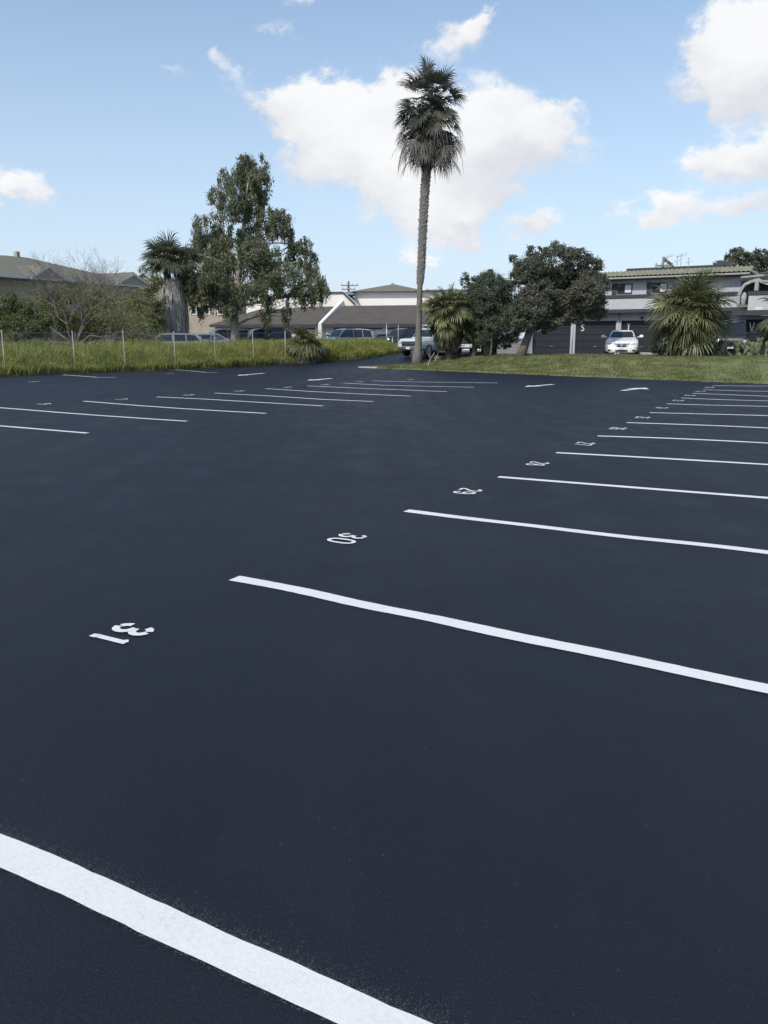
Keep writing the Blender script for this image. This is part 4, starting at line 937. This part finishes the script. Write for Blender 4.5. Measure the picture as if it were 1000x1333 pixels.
# local: x runs away along the facade, -y towards the lot
def tl(px): return t_(px)
def zl(px, py):
    s = t_(px); Y = A0[1]+td.y*s; return ZZ(py, Y)-hz0
ez = zl(0, 358.5); Lh = tl(186)
MB().box(-6, Lh, 0, 12, -.3, ez).build('wall', M['taupe'], th)
hip(-7, Lh+.8, -.8, 13, ez+.01, 8.35-hz0, 15.8, 18.0, M['greenshingle'], th)
MB().box(-7.05, Lh+.85, -.95, -.81, ez-.14, ez+.10).build('fascia', M['white'], th)
for (a, pk, b) in ((40, 59, 78), (148, 163, 186)):
    x0, x1 = tl(a), tl(b); xm = (x0+x1)/2; zp = ez+.8
    g1 = MB().poly([(x0, -.98, ez), (x1, -.98, ez), (xm, -.98, zp)], (0, 3, 0)).build('gable', M['taupe'], th)
    mb = MB(); beam(mb, [(x0-.3, ez-.06), (xm, zp+.10), (x1+.3, ez-.06)], .20, -1.15, -.985); mb.build('barge_board', M['white'], g1)
    mb = MB(); mb.poly([(x0-.35, -1.1, ez+.01), (xm, -1.1, zp+.2), (xm, 3.5, zp+.2), (x0-.35, 3.5, ez+.01)], (0, 0, .06)); mb.poly([(xm, -1.1, zp+.205), (x1+.35, -1.1, ez+.015), (x1+.35, 3.5, ez+.015), (xm, 3.5, zp+.205)], (0, 0, .06)); mb.build('gable_roof', M['greenshingle'], g1)
for a, b in ((55, 64), (88, 107), (113, 124), (128, 137), (158, 168)):
    win(th, tl(a), tl(b), ez-2.0, ez-.7, -.003, M['white'], M['glass'], 1, .09)
    win(th, tl(a), tl(b), ez-4.9, ez-3.6, -.003, M['white'], M['glass'], 1, .09)
MB().box(16.8, 17.1, 5.9, 6.3, 8.3-hz0, 8.75-hz0).build('chimney', M['taupe'], th)
# --- far brown house between
f0 = (X(168, 88), 88.0); f1 = (X(310, 88), 88.0); fb, f_, _ = frame('gabled_house', f0, f1, .5, 'beige house with white edged gable half hidden behind the shaggy palm', 'house')
def zg(py): return ZZ(py, 88)-.5
MB().box(0, f_(306), 0, 9, 0, zg(384)).build('wall', M['taupe'], fb)
MB().poly([(f_(168), -.3, zg(376)), (f_(222), -.3, zg(378)), (f_(193), -.3, zg(356))], (0, 8, 0)).build('gable', M['taupe'], fb)
mb = MB(); beam(mb, [(f_(165), zg(376)), (f_(193), zg(354.5)), (f_(224), zg(378))], .28, -.6, -.32); mb.build('barge_board', M['white'], fb)
hip(f_(215), f_(312), -.6, 9.6, zg(383.6), zg(368), f_(235), f_(285), M['shingle'], fb)
for a, b in ((250, 258), (268, 275), (284, 292)): win(fb, f_(a), f_(b), zg(410), zg(396), -.003, M['white'], M['glass'], 0, .12)
# utility poles
def pole(px, Yd, pyt, arms, label, r=.13, brace=False):
    x = X(px, Yd); g = H(x, Yd); t = ZZ(pyt, Yd)-g; o = empty('utility_pole', (x, Yd, g)); tag(o, label, 'utility pole', 'utility poles beyond the roofs')
    MB().tube([(0, 0, -.2), (0, 0, t)], [r*1.2, r*.8], 8).build('pole', M['wood'], o, smooth=True, fixn=False)
    for dz, w0_, w1_ in arms:
        mb = MB(); mb.box(-w0_, w1_, -r*1.2-.1, -r*1.2, t-dz-.12, t-dz); a_ = mb.build('crossarm', M['wood'], o)
        mb = MB()
        for k in range(4): xx = -w0_+.1+(w0_+w1_-.2)*k/3; mb.tube([(xx, -r*1.2-.05, t-dz), (xx, -r*1.2-.05, t-dz+.18)], .05, 6)
        mb.build('insulator', M['concrete'], a_, fixn=False)
    if brace:
        mb = MB(); mb.tube([(0, 0, t), (1.0*brace, .3, t-.75)], .09, 6); mb.tube([(0.1*brace, 0, t-.2), (.9*brace, .3, t-.6)], .12, 6); mb.build('brace', M['wood'], o, fixn=False)
pole(856.5, 72, 335, [(.65, .75, .85)], 'wooden utility pole with slanting brace above the apartment roof', .13, 1)
pole(454.5, 110, 366, [(.5, 1.0, 1.3), (1.0, .9, .9)], 'distant utility pole with crossarms between the cream houses', .16)

# ------------------------------------------------------------------ cars
def car_body(name, st, mpaint, root, wheels, wr, W):
    """st: stations (x, zb, zs, zt, wb, wt): bottom, shoulder, top heights, body and top half-widths"""
    st = np.array(st, float); xs_ = []
    for i in range(len(st)-1):
        n = max(1, int(round((st[i+1, 0]-st[i, 0])/.12)))
        xs_ += list(np.linspace(st[i, 0], st[i+1, 0], n, endpoint=False))
    xs_.append(st[-1, 0]); V = []; F = []; ring = 15
    for x in xs_:
        zb, zs, zt, wb, wt = [np.interp(x, st[:, 0], st[:, k]) for k in range(1, 6)]
        half = [(0, zb), (wb*.82, zb), (wb*.97, zb+(zs-zb)*.18), (wb, zb+(zs-zb)*.55), (wb*.985, zb+(zs-zb)*.86), (wb*.95, zs), (wb*.5*.9+wt*.5+.0, zs+(zt-zs)*.48), ]
        half += [(wt, zt-(zt-zs)*.09-.012), (wt*.9, zt-.012), (wt*.5, zt-.001), (0, zt)]
        rr = half + [(-a, b) for a, b in half[1:-1]][::-1]; ring = len(rr)
        V += [(x, a, b) for a, b in rr]
    for i in range(len(xs_)-1):
        for k in range(ring):
            k2 = (k+1) % ring; F.append((i*ring+k, (i+1)*ring+k, (i+1)*ring+k2, i*ring+k2))
    F.append(tuple(range(ring))); F.append(tuple(range((len(xs_)-1)*ring, len(xs_)*ring))[::-1])
    me = bpy.data.meshes.new(name); me.from_pydata(V, [], F)
    bm = bmesh.new(); bm.from_mesh(me); bmesh.ops.recalc_face_normals(bm, faces=bm.faces[:]); bm.to_mesh(me); bvh = BVHTree.FromBMesh(bm); bm.free()
    o = link(name, me, mpaint, root)
    cut = MB()
    for wx in wheels:
        for s in (-1, 1): cut.tube([(wx, s*(W-.30), wr+.01), (wx, s*(W+.2), wr+.01)], wr*1.14, 24)
    co = cut.build('cutter', None); md = o.modifiers.new('b', 'BOOLEAN'); md.operation = 'DIFFERENCE'; md.object = co; md.solver = 'EXACT'
    dg = bpy.context.evaluated_depsgraph_get(); dg.update(); nm = bpy.data.meshes.new_from_object(o.evaluated_get(dg)); o.modifiers.clear(); o.data = nm; nm.name = name
    nm.materials.clear(); nm.materials.append(mpaint)
    bpy.data.objects.remove(co)
    bm = bmesh.new(); bm.from_mesh(nm); bmesh.ops.remove_doubles(bm, verts=bm.verts[:], dist=1e-4); bm.to_mesh(nm); bm.free()
    nm.shade_smooth()
    try: nm.set_sharp_from_angle(angle=R(38))
    except Exception: pass
    return o, bvh
def patch(name, bvh, top, bot, dirv, m, root, off=.008, rows=4, ncol=8, origin=8.0):
    """thin shell laid on the body: top/bottom 2D polylines projected along dirv"""
    D = Vector(dirv); V = []; F = []
    def samp(pl, t): f = t*(len(pl)-1); i = min(int(f), len(pl)-2); f -= i; return (pl[i][0]*(1-f)+pl[i+1][0]*f, pl[i][1]*(1-f)+pl[i+1][1]*f)
    ok = []
    for j in range(rows+1):
        for i in range(ncol+1):
            a, b = samp(top, i/ncol), samp(bot, i/ncol); t = j/rows; q = (a[0]*(1-t)+b[0]*t, a[1]*(1-t)+b[1]*t)
            p = Vector((q[0], 0, q[1])) if abs(D.y) > .5 else Vector((0, q[0], q[1])); p -= D*origin
            h = bvh.ray_cast(p, D)
            if h[0] is None: V.append((0, 0, 0)); ok.append(False)
            else:
                V.append(tuple(h[0]-D*off)); ok.append(True)
    for j in range(rows):
        for i in range(ncol):
            f = (j*(ncol+1)+i, j*(ncol+1)+i+1, (j+1)*(ncol+1)+i+1, (j+1)*(ncol+1)+i)
            if all(ok[k] for k in f): F.append(f)
    if not F: return None
    me = bpy.data.meshes.new(name); me.from_pydata(V, [], F)
    bm = bmesh.new(); bm.from_mesh(me); bmesh.ops.delete(bm, geom=[v for v in bm.verts if not v.link_faces], context='VERTS')
    ext = bmesh.ops.extrude_face_region(bm, geom=bm.faces[:])
    for v in [g for g in ext['geom'] if isinstance(g, bmesh.types.BMVert)]: v.co += D*(off+.01)
    bmesh.ops.recalc_face_normals(bm, faces=bm.faces[:]); bm.to_mesh(me); bm.free(); me.shade_smooth()
    try: me.set_sharp_from_angle(angle=R(35))
    except Exception: pass
    return link(name, me, m, root)
def wheel(root, x, y, r):
    s = 1 if y > 0 else -1
    w = MB(); w.tube([(x, y-.11, r), (x, y-.09, r), (x, y+.09, r), (x, y+.11, r)], [r*.92, r, r, r*.92], 22); o = w.build('wheel', M['tyre'], root, smooth=False)
    q = MB(); yo = y+s*.112
    q.tube([(x, yo, r), (x, yo+s*.012, r)], [r*.62, r*.58], 18); rim = q.build('rim', M['rim'], o)
    return o
def tt(lst, W): return lst
def make_car(name, label, kind, pos, head, paint, group, grade=0, extra=None):
    ang = math.atan2(head[1], head[0]); z = H(pos[0], pos[1])
    root = empty(name, (pos[0], pos[1], z), ang); tag(root, label, {'sedan': 'car', 'wagon': 'car', 'suv': 'suv', 'pickup': 'pickup truck'}[kind], group)
    if kind == 'sedan':
        W, wr, wh = .93, .33, (1.42, -1.36)
        st = [(-2.42,.30,.62,.80,.62,.50),(-2.36,.24,.80,.98,.78,.66),(-2.1,.20,.86,1.06,.89,.72),(-1.7,.18,.90,1.12,.92,.70),(-1.0,.16,.92,1.38,.93,.58),(-.4,.15,.92,1.46,.93,.60),(.2,.15,.92,1.45,.93,.60),
              (.55,.15,.92,1.38,.93,.62),(1.25,.16,.90,1.01,.93,.74),(1.9,.17,.80,.90,.92,.72),(2.2,.18,.70,.80,.88,.66),(2.38,.20,.60,.70,.78,.55),(2.44,.26,.52,.58,.64,.42)]
        ws = ([(-.52,1.37),(.52,1.37)], [(-.72,1.03),(.72,1.03)]); sw = [([(.48,1.36),(-.1,1.39)], [(1.1,.99),(-.1,.97)]), ([(-.16,1.39),(-.95,1.34)], [(-.16,.97),(-1.45,1.04)])]
        rw = ([(-.5,1.34),(.5,1.34)], [(-.66,1.13),(.66,1.13)])
        ft = .62
    elif kind == 'wagon':
        W, wr, wh = .88, .32, (1.4, -1.35)
        st = [(-2.35,.30,.85,1.0,.72,.62),(-2.25,.22,.92,1.30,.85,.58),(-1.8,.18,.93,1.46,.88,.58),(-1.0,.17,.93,1.50,.88,.60),(.1,.16,.92,1.49,.88,.60),(.45,.16,.92,1.42,.88,.6),(1.15,.16,.90,.99,.88,.72),(1.8,.17,.82,.90,.87,.7),(2.2,.2,.68,.78,.80,.6),(2.32,.26,.55,.62,.62,.42)]
        ws = ([(-.5,1.38),(.5,1.38)], [(-.7,1.02),(.7,1.02)]); sw = [([(.36,1.38),(-.3,1.41)], [(1.0,.99),(-.3,.97)]), ([(-.37,1.41),(-1.2,1.41)], [(-.37,.97),(-1.2,.97)]), ([(-1.27,1.41),(-1.85,1.36)], [(-1.27,.97),(-2.15,1.0)])]
        rw = ([(-.48,1.32),(.48,1.32)], [(-.6,1.02),(.6,1.02)]); ft = .60
    elif kind == 'suv':
        W, wr, wh = .97, .39, (1.45, -1.45)
        st = [(-2.42,.42,.95,1.15,.85,.72),(-2.34,.34,1.08,1.62,.93,.70),(-2.0,.30,1.10,1.83,.96,.70),(-1.0,.28,1.10,1.88,.97,.72),(.2,.28,1.10,1.87,.97,.72),(.6,.28,1.10,1.78,.97,.72),(1.15,.28,1.08,1.20,.97,.82),(1.9,.30,1.03,1.13,.96,.80),(2.25,.34,.92,1.04,.92,.74),(2.38,.40,.78,.86,.82,.62)]
        ws = ([(-.62,1.76),(.62,1.76)], [(-.78,1.24),(.78,1.24)]); sw = [([(.48,1.75),(-.3,1.79)], [(.98,1.19),(-.3,1.17)]), ([(-.37,1.79),(-1.2,1.79)], [(-.37,1.17),(-1.2,1.17)]), ([(-1.27,1.79),(-2.05,1.73)], [(-1.27,1.17),(-2.15,1.20)])]
        rw = ([(-.6,1.70),(.6,1.70)], [(-.72,1.25),(.72,1.25)]); ft = .85
    else:
        W, wr, wh = .99, .41, (1.85, -1.75)
        st = [(-2.92,.50,1.0,1.18,.92,.88),(-2.85,.42,1.12,1.24,.97,.93),(-.95,.34,1.14,1.26,.98,.93),(-.9,.34,1.14,1.3,.98,.80),(-.75,.34,1.14,1.84,.98,.74),(.3,.34,1.14,1.90,.99,.74),(.75,.34,1.14,1.80,.99,.74),(1.3,.34,1.14,1.26,.99,.85),(2.2,.36,1.10,1.22,.98,.83),(2.72,.40,1.04,1.18,.95,.80),(2.84,.48,.92,1.02,.88,.74)]
        ws = ([(-.64,1.77),(.64,1.77)], [(-.80,1.30),(.80,1.30)]); sw = [([(.62,1.76),(.1,1.80)], [(1.1,1.24),(.1,1.22)]), ([(.03,1.80),(-.62,1.78)], [(.03,1.22),(-.72,1.22)])]
        rw = ([(-.6,1.74),(.6,1.74)], [(-.66,1.35),(.66,1.35)]); ft = .95
    body, bvh = car_body('body', st, paint, root, wh, wr, W)
    patch('windscreen', bvh, ws[0], ws[1], (-1, 0, 0), M['carglass'], root, .012, 5, 10)
    patch('rear_window', bvh, rw[0], rw[1], (1, 0, 0), M['carglass'], root, .012, 4, 8)
    for s in (1, -1):
        for a, b in sw: patch('side_window', bvh, a, b, (0, s*-1, 0), M['carglass'], root, .010, 3, 5)
    for wx in wh:
        for s in (1, -1): wheel(root, wx, s*(W-.115), wr)
    zm = ws[1][0][1]+.02; mx = .95 if kind != 'pickup' else 1.05
    for s in (1, -1):
        mb = MB(); mb.box(mx-.10, mx+.08, s*(W+.13)-.10, s*(W+.13)+.10, zm-.02, zm+.13); mb.box(mx-.03, mx+.03, s*(W-.02)-.08, s*(W-.02)+.08, zm-.02, zm+.03)
        mb.build('mirror', paint if kind == 'sedan' else M['blackpl'], root, bevel=.02)
    if kind == 'sedan':
        for s in (1, -1):
            patch('headlight', bvh, [(s*.86,.745),(s*.62,.72),(s*.46,.655)], [(s*.84,.66),(s*.62,.60),(s*.50,.62)], (-1, 0, 0), M['lamp'], root, .010, 4, 8)
            patch('fog_lamp', bvh, [(s*.80,.36),(s*.56,.35)], [(s*.78,.27),(s*.60,.27)], (-1, 0, 0), M['blackpl'], root, .012, 3, 4)
        g = patch('grille', bvh, [(-.46,.69),(-.2,.70),(.2,.70),(.46,.69)], [(-.30,.53),(-.16,.50),(.16,.50),(.30,.53)], (-1, 0, 0), M['blackpl'], root, .012, 4, 12)
        for s in (1, -1): patch('chrome_trim', bvh, [(s*.42,.72),(s*.27,.52)], [(s*.36,.72),(s*.21,.50)], (-1, 0, 0), M['chrome'], root, .03, 4, 4)
        bd = MB(); bd.tube([(2.47, 0, .61), (2.50, 0, .61)], [.085, .07], 16); bd.build('badge', M['chrome'], g)
        patch('air_intake', bvh, [(-.36,.35),(.36,.35)], [(-.30,.25),(.30,.25)], (-1, 0, 0), M['blackpl'], root, .012, 3, 8)
        MB().box(2.455, 2.475, -.16, .16, .36, .46).build('licence_plate', M['plate'], root)
        patch('bonnet_line', bvh, [(-.80,.83),(0,.86),(.80,.83)], [(-.80,.82),(0,.85),(.80,.82)], (-1, 0, 0), M['c_grey'], root, .004, 1, 12)
    elif kind == 'pickup':
        for s in (1, -1):
            patch('headlight', bvh, [(s*.90,1.02),(s*.62,1.03)], [(s*.88,.84),(s*.64,.86)], (-1, 0, 0), M['lamp'], root, .015, 3, 4)
            patch('fog_lamp', bvh, [(s*.80,.56),(s*.62,.56)], [(s*.80,.49),(s*.62,.49)], (-1, 0, 0), M['blackpl'], root, .03, 2, 3)
        g = patch('grille', bvh, [(-.60,1.0),(.60,1.0)], [(-.58,.68),(.58,.68)], (-1, 0, 0), M['blackpl'], root, .012, 4, 8)
        patch('chrome_trim', bvh, [(-.61,.91),(.61,.91)], [(-.61,.85),(.61,.85)], (-1, 0, 0), M['chrome'], root, .03, 2, 8)
        MB().box(2.88, 2.90, -.14, .14, .855, .905).build('badge', M['chrome'], root)
        MB().box(2.80, 2.95, -.93, .93, .46, .66).build('bumper', M['chrome'], root, bevel=.03)
        MB().box(2.953, 2.97, -.16, .16, .50, .63).build('licence_plate', M['plate'], root)
        MB().box(-2.80, -1.02, -.80, .80, 1.262, 1.27).build('bed_cover', M['blackpl'], root)
        for s in (1, -1): MB().box(-2.93, -2.86, s*.93-.04, s*.93+.04, .80, 1.14).build('tail_light', M['redlens'], root)
    else:
        for s in (1, -1):
            patch('headlight', bvh, [(s*(W-.10),ft+.06),(s*(W-.36),ft+.04)], [(s*(W-.12),ft-.10),(s*(W-.34),ft-.08)], (-1, 0, 0), M['lamp'], root, .012, 3, 4)
            patch('tail_light', bvh, [(s*(W-.10),1.1),(s*(W-.24),1.1)], [(s*(W-.10),.8),(s*(W-.24),.8)], (1, 0, 0), M['redlens'], root, .012, 3, 3)
        patch('grille', bvh, [(-.45,ft+.04),(.45,ft+.04)], [(-.42,ft-.14),(.42,ft-.14)], (-1, 0, 0), M['blackpl'], root, .012, 3, 6)
        patch('licence_plate', bvh, [(-.16,.52),(.16,.52)], [(-.16,.42),(.16,.42)], (-1, 0, 0), M['plate'], root, .02, 2, 3)
    if extra == 'rack':
        mb = MB()
        for xx in (.1, -.6):
            mb.box(xx-.03, xx+.03, -.78, .78, 2.06, 2.11)
            for s in (1, -1): mb.box(xx-.03, xx+.03, s*.74-.03, s*.74+.03, 1.84, 2.062)
        for s in (1, -1): mb.box(-2.7, .9, s*.74-.025, s*.74+.025, 2.112, 2.16); mb.box(-2.7, -2.64, s*.74-.03, s*.74+.03, 1.2, 2.11)
        mb.build('ladder_rack', M['blind'], root)
    if kind == 'suv':
        mb = MB()
        for s in (1, -1): mb.box(-1.9, .3, s*.62-.02, s*.62+.02, 1.90, 1.94)
        mb.build('roof_rail', M['blackpl'], root)
    return root
gp = 'cars parked beyond the weeds'
xs0 = X(810, 46)
hd = Vector((-xs0, -46.0)).normalized()
make_car('parked_sedan', 'white sedan parked facing the lot in front of garage doors S and T', 'sedan', (xs0-hd.x*2.4, 46-hd.y*2.4), hd, M['c_white'], 'cars parked by the apartments')
make_car('pickup_truck', 'white pickup truck with roof rack behind the tall palm trunk', 'pickup', (X(556, 55.5)+.45, 57.0), (-.60, -.80), M['c_teal'], 'cars parked by the apartments', extra='rack')
make_car('pickup_truck', 'white pickup half hidden behind the juniper stems', 'pickup', (X(624, 57.5), 58.2), (-.35, -.94), M['c_white'], 'cars parked by the apartments')
make_car('parked_suv', 'black suv facing the lot behind the prickly pears', 'suv', (X(968, 45.2), 47.0), (-.36, -.93), M['c_black'], 'cars parked by the apartments')
make_car('parked_suv', 'silver blue suv right of the low brownish palm beyond the weeds', 'suv', (X(449, 67), 67), (-.82, -.57), M['c_silver'], gp)
make_car('parked_wagon', 'grey wagon just right of the silver suv beyond the weeds', 'wagon', (X(486, 72), 72), (-.5, -.87), M['c_grey'], gp)
make_car('pickup_truck', 'black pickup truck left of the white truck, by the gate post', 'pickup', (X(527, 69.5), 70.5), (-.72, -.70), M['c_black'], gp)
make_car('parked_suv', 'black suv right of the pale eucalyptus trunk', 'suv', (X(338, 65), 65.5), (-.90, -.44), M['c_black'], gp)
make_car('parked_suv', 'dark grey suv left of the pale eucalyptus trunk', 'suv', (X(287, 66), 66.5), (-.92, -.40), M['c_grey'], gp)
make_car('parked_wagon', 'mauve grey wagon below the shaggy palm', 'wagon', (X(216, 55), 55), (-.93, -.36), M['c_mauve'], gp)
make_car('parked_sedan', 'dull grey sedan left of the mauve wagon, mostly behind weeds', 'sedan', (X(176, 56.5), 57), (-.93, -.36), M['c_grey'], gp)
# small white hood left of the grey suv
make_car('parked_sedan', 'white car barely showing above the weeds right of the mauve wagon', 'sedan', (X(264, 60), 61.8), (-.25, -.97), M['c_white'], gp)

# ------------------------------------------------------------------ light and sky
SUN_EL, SUN_AZ = 45.0, -146.0     # azimuth measured from +Y, clockwise positive
w = bpy.data.worlds.new('World'); scene.world = w; w.use_nodes = True; nt = w.node_tree; nt.nodes.clear()
N = nt.nodes.new; Lk = nt.links.new
out = N('ShaderNodeOutputWorld'); bg = N('ShaderNodeBackground'); bg.inputs[1].default_value = 0.14; Lk(bg.outputs[0], out.inputs[0])
sky = N('ShaderNodeTexSky'); sky.sky_type = 'NISHITA'; sky.sun_disc = False; sky.sun_elevation = R(SUN_EL); sky.sun_rotation = R(SUN_AZ)
sky.air_density = 1.0; sky.dust_density = 1.2; sky.ozone_density = 1.3
def mth(op, a, b=None, c=None, clamp=False):
    n = N('ShaderNodeMath'); n.operation = op; n.use_clamp = clamp
    for i, v in enumerate((a, b, c)):
        if v is None: continue
        if isinstance(v, (int, float)): n.inputs[i].default_value = v
        else: Lk(v, n.inputs[i])
    return n.outputs[0]
tc = N('ShaderNodeTexCoord'); sep = N('ShaderNodeSeparateXYZ'); Lk(tc.outputs['Generated'], sep.inputs[0])
az = mth('ARCTAN2', sep.outputs[0], sep.outputs[1]); el = mth('ARCSINE', sep.outputs[2])
def wn(scale, detail, rough, off=0, dist=0.0):
    t = N('ShaderNodeTexNoise'); t.inputs['Scale'].default_value = scale; t.inputs['Detail'].default_value = detail; t.inputs['Roughness'].default_value = rough; t.inputs['Distortion'].default_value = dist
    mp = N('ShaderNodeMapping'); mp.inputs['Location'].default_value = (off, off*.7, 0); mp.inputs['Scale'].default_value = (1, 1, 1.5)
    Lk(tc.outputs['Generated'], mp.inputs[0]); Lk(mp.outputs[0], t.inputs['Vector']); return t.outputs['Fac']
n1 = wn(9, 8, .60); n2 = wn(26, 6, .6, 3.1); n3 = wn(5, 5, .55, 7.7)
def ae(px, py): d = ray(px, py).normalized(); return math.atan2(d.x, d.y), math.asin(d.z)
azd = mth('ADD', az, mth('MULTIPLY', mth('SUBTRACT', wn(7, 7, .62, 12.3), .5), .16)); azd = mth('ADD', azd, mth('MULTIPLY', mth('SUBTRACT', wn(30, 6, .65, 4.4), .5), .05))
eld = mth('ADD', el, mth('MULTIPLY', mth('SUBTRACT', wn(8, 7, .62, 21.7), .5), .09)); eld = mth('ADD', eld, mth('MULTIPLY', mth('SUBTRACT', wn(34, 6, .65, 9.4), .5), .035))
BL = [ # px, py, rx, ry, strength
 (325,132,66,30,.85),(390,135,66,38,.95),(400,185,66,42,1.0),(450,150,75,52,1.1),(520,128,62,44,1.2),(600,150,85,52,1.2),(470,215,105,50,1.05),(650,190,80,50,.95),(712,192,70,38,1.0),(560,240,135,50,1.0),(560,285,70,28,.9),
 (598,285,40,22,.7),(600,38,50,34,.78),(622,16,34,20,.5),(722,145,44,22,.6),(418,0,52,16,.75),(375,30,34,18,.40),(935,90,72,58,.8),(975,60,60,60,.8),(1010,50,80,70,.8),
 (935,212,70,34,.85),(985,190,66,36,1.0),(890,222,34,18,.62),(960,272,120,28,.62),(833,273,38,24,.85),(705,294,50,24,.85),(8,254,50,20,.85),(536,327,32,16,.8),(215,105,36,14,.33),(284,88,18,16,.38),
 (880,290,120,20,.38),(650,262,50,24,.5),(1150,180,160,90,.8),(-200,200,150,60,.8),(1300,60,200,80,.8),(-450,120,260,80,.9),(500,-260,300,60,.7),(0,-420,300,90,.6),(1000,-500,300,90,.7)]
fld = None; edge = None
for (px, py, rx, ry, s) in BL:
    a0, e0 = ae(px, py); k = 1/FPX*.96
    dx = mth('MULTIPLY', mth('SUBTRACT', azd, a0), 1/(rx*k)); dy = mth('MULTIPLY', mth('SUBTRACT', eld, e0), 1/(ry*k))
    d2 = mth('MULTIPLY_ADD', dx, dx, mth('MULTIPLY', dy, dy))
    v = mth('MULTIPLY', mth('EXPONENT', mth('MULTIPLY', d2, -1.9)), s)
    fld = v if fld is None else mth('ADD', fld, v)
    if s >= .4:
        v2 = mth('MULTIPLY', v, dy); edge = v2 if edge is None else mth('ADD', edge, v2)
gate = mth('MINIMUM', 1.0, mth('MULTIPLY', fld, 2.6)); nn_ = mth('ADD', mth('MULTIPLY', mth('SUBTRACT', n1, .5), 1.9), mth('MULTIPLY', mth('SUBTRACT', n2, .5), 1.1)); f = mth('ADD', fld, mth('MULTIPLY', nn_, gate))
dens = N('ShaderNodeMapRange'); dens.interpolation_type = 'SMOOTHSTEP'; dens.inputs[1].default_value = .22; dens.inputs[2].default_value = .86; Lk(f, dens.inputs[0])
# shading of the clouds: lower halves greyer, tops white
sh = N('ShaderNodeMapRange'); sh.interpolation_type = 'SMOOTHSTEP'; sh.inputs[1].default_value = -.85; sh.inputs[2].default_value = .5
Lk(mth('ADD', mth('DIVIDE', edge, mth('ADD', fld, .15)), mth('ADD', mth('MULTIPLY', mth('SUBTRACT', n3, .5), 2.0), mth('MULTIPLY', mth('SUBTRACT', n1, .5), 1.6))), sh.inputs[0])
cc = N('ShaderNodeMixRGB'); cc.inputs[1].default_value = (5.0, 5.1, 5.5, 1); cc.inputs[2].default_value = (7.0, 7.0, 7.0, 1); Lk(sh.outputs[0], cc.inputs[0])
# thin haze brightening towards the horizon
hz = mth('POWER', mth('SUBTRACT', 1.0, mth('MAXIMUM', sep.outputs[2], 0.0)), 3.2)
ti = N('ShaderNodeMixRGB'); ti.blend_type = 'MULTIPLY'; ti.inputs[0].default_value = 1; ti.inputs[2].default_value = (1.08, 1.20, 1.21, 1); Lk(sky.outputs[0], ti.inputs[1])
m1 = N('ShaderNodeMixRGB'); Lk(mth('MULTIPLY', hz, .86), m1.inputs[0]); Lk(ti.outputs[0], m1.inputs[1]); m1.inputs[2].default_value = (4.95, 5.65, 6.9, 1)
m2 = N('ShaderNodeMixRGB'); Lk(mth('MULTIPLY', dens.outputs[0], mth('MINIMUM', .95, mth('MULTIPLY_ADD', fld, .75, .38))), m2.inputs[0]); Lk(m1.outputs[0], m2.inputs[1]); Lk(cc.outputs[0], m2.inputs[2])
Lk(m2.outputs[0], bg.inputs[0])
sl = bpy.data.lights.new('sun', 'SUN'); sl.energy = 3.5; sl.angle = R(.5); sl.color = (1.0, .955, .89)
so = bpy.data.objects.new('sun', sl); col.objects.link(so)
sd = Vector((math.sin(R(SUN_AZ))*math.cos(R(SUN_EL)), math.cos(R(SUN_AZ))*math.cos(R(SUN_EL)), math.sin(R(SUN_EL))))
so.rotation_euler = sd.to_track_quat('Z', 'Y').to_euler(); so.location = (-20, -10, 40)
scene.view_settings.view_transform = 'Standard'; scene.view_settings.look = 'None'; scene.view_settings.gamma = 1
scene.view_settings.exposure = 0.0; scene.view_settings.use_curve_mapping = False
scene.cycles.max_bounces = 6; scene.cycles.transparent_max_bounces = 8
scene.cycles.use_denoising = True
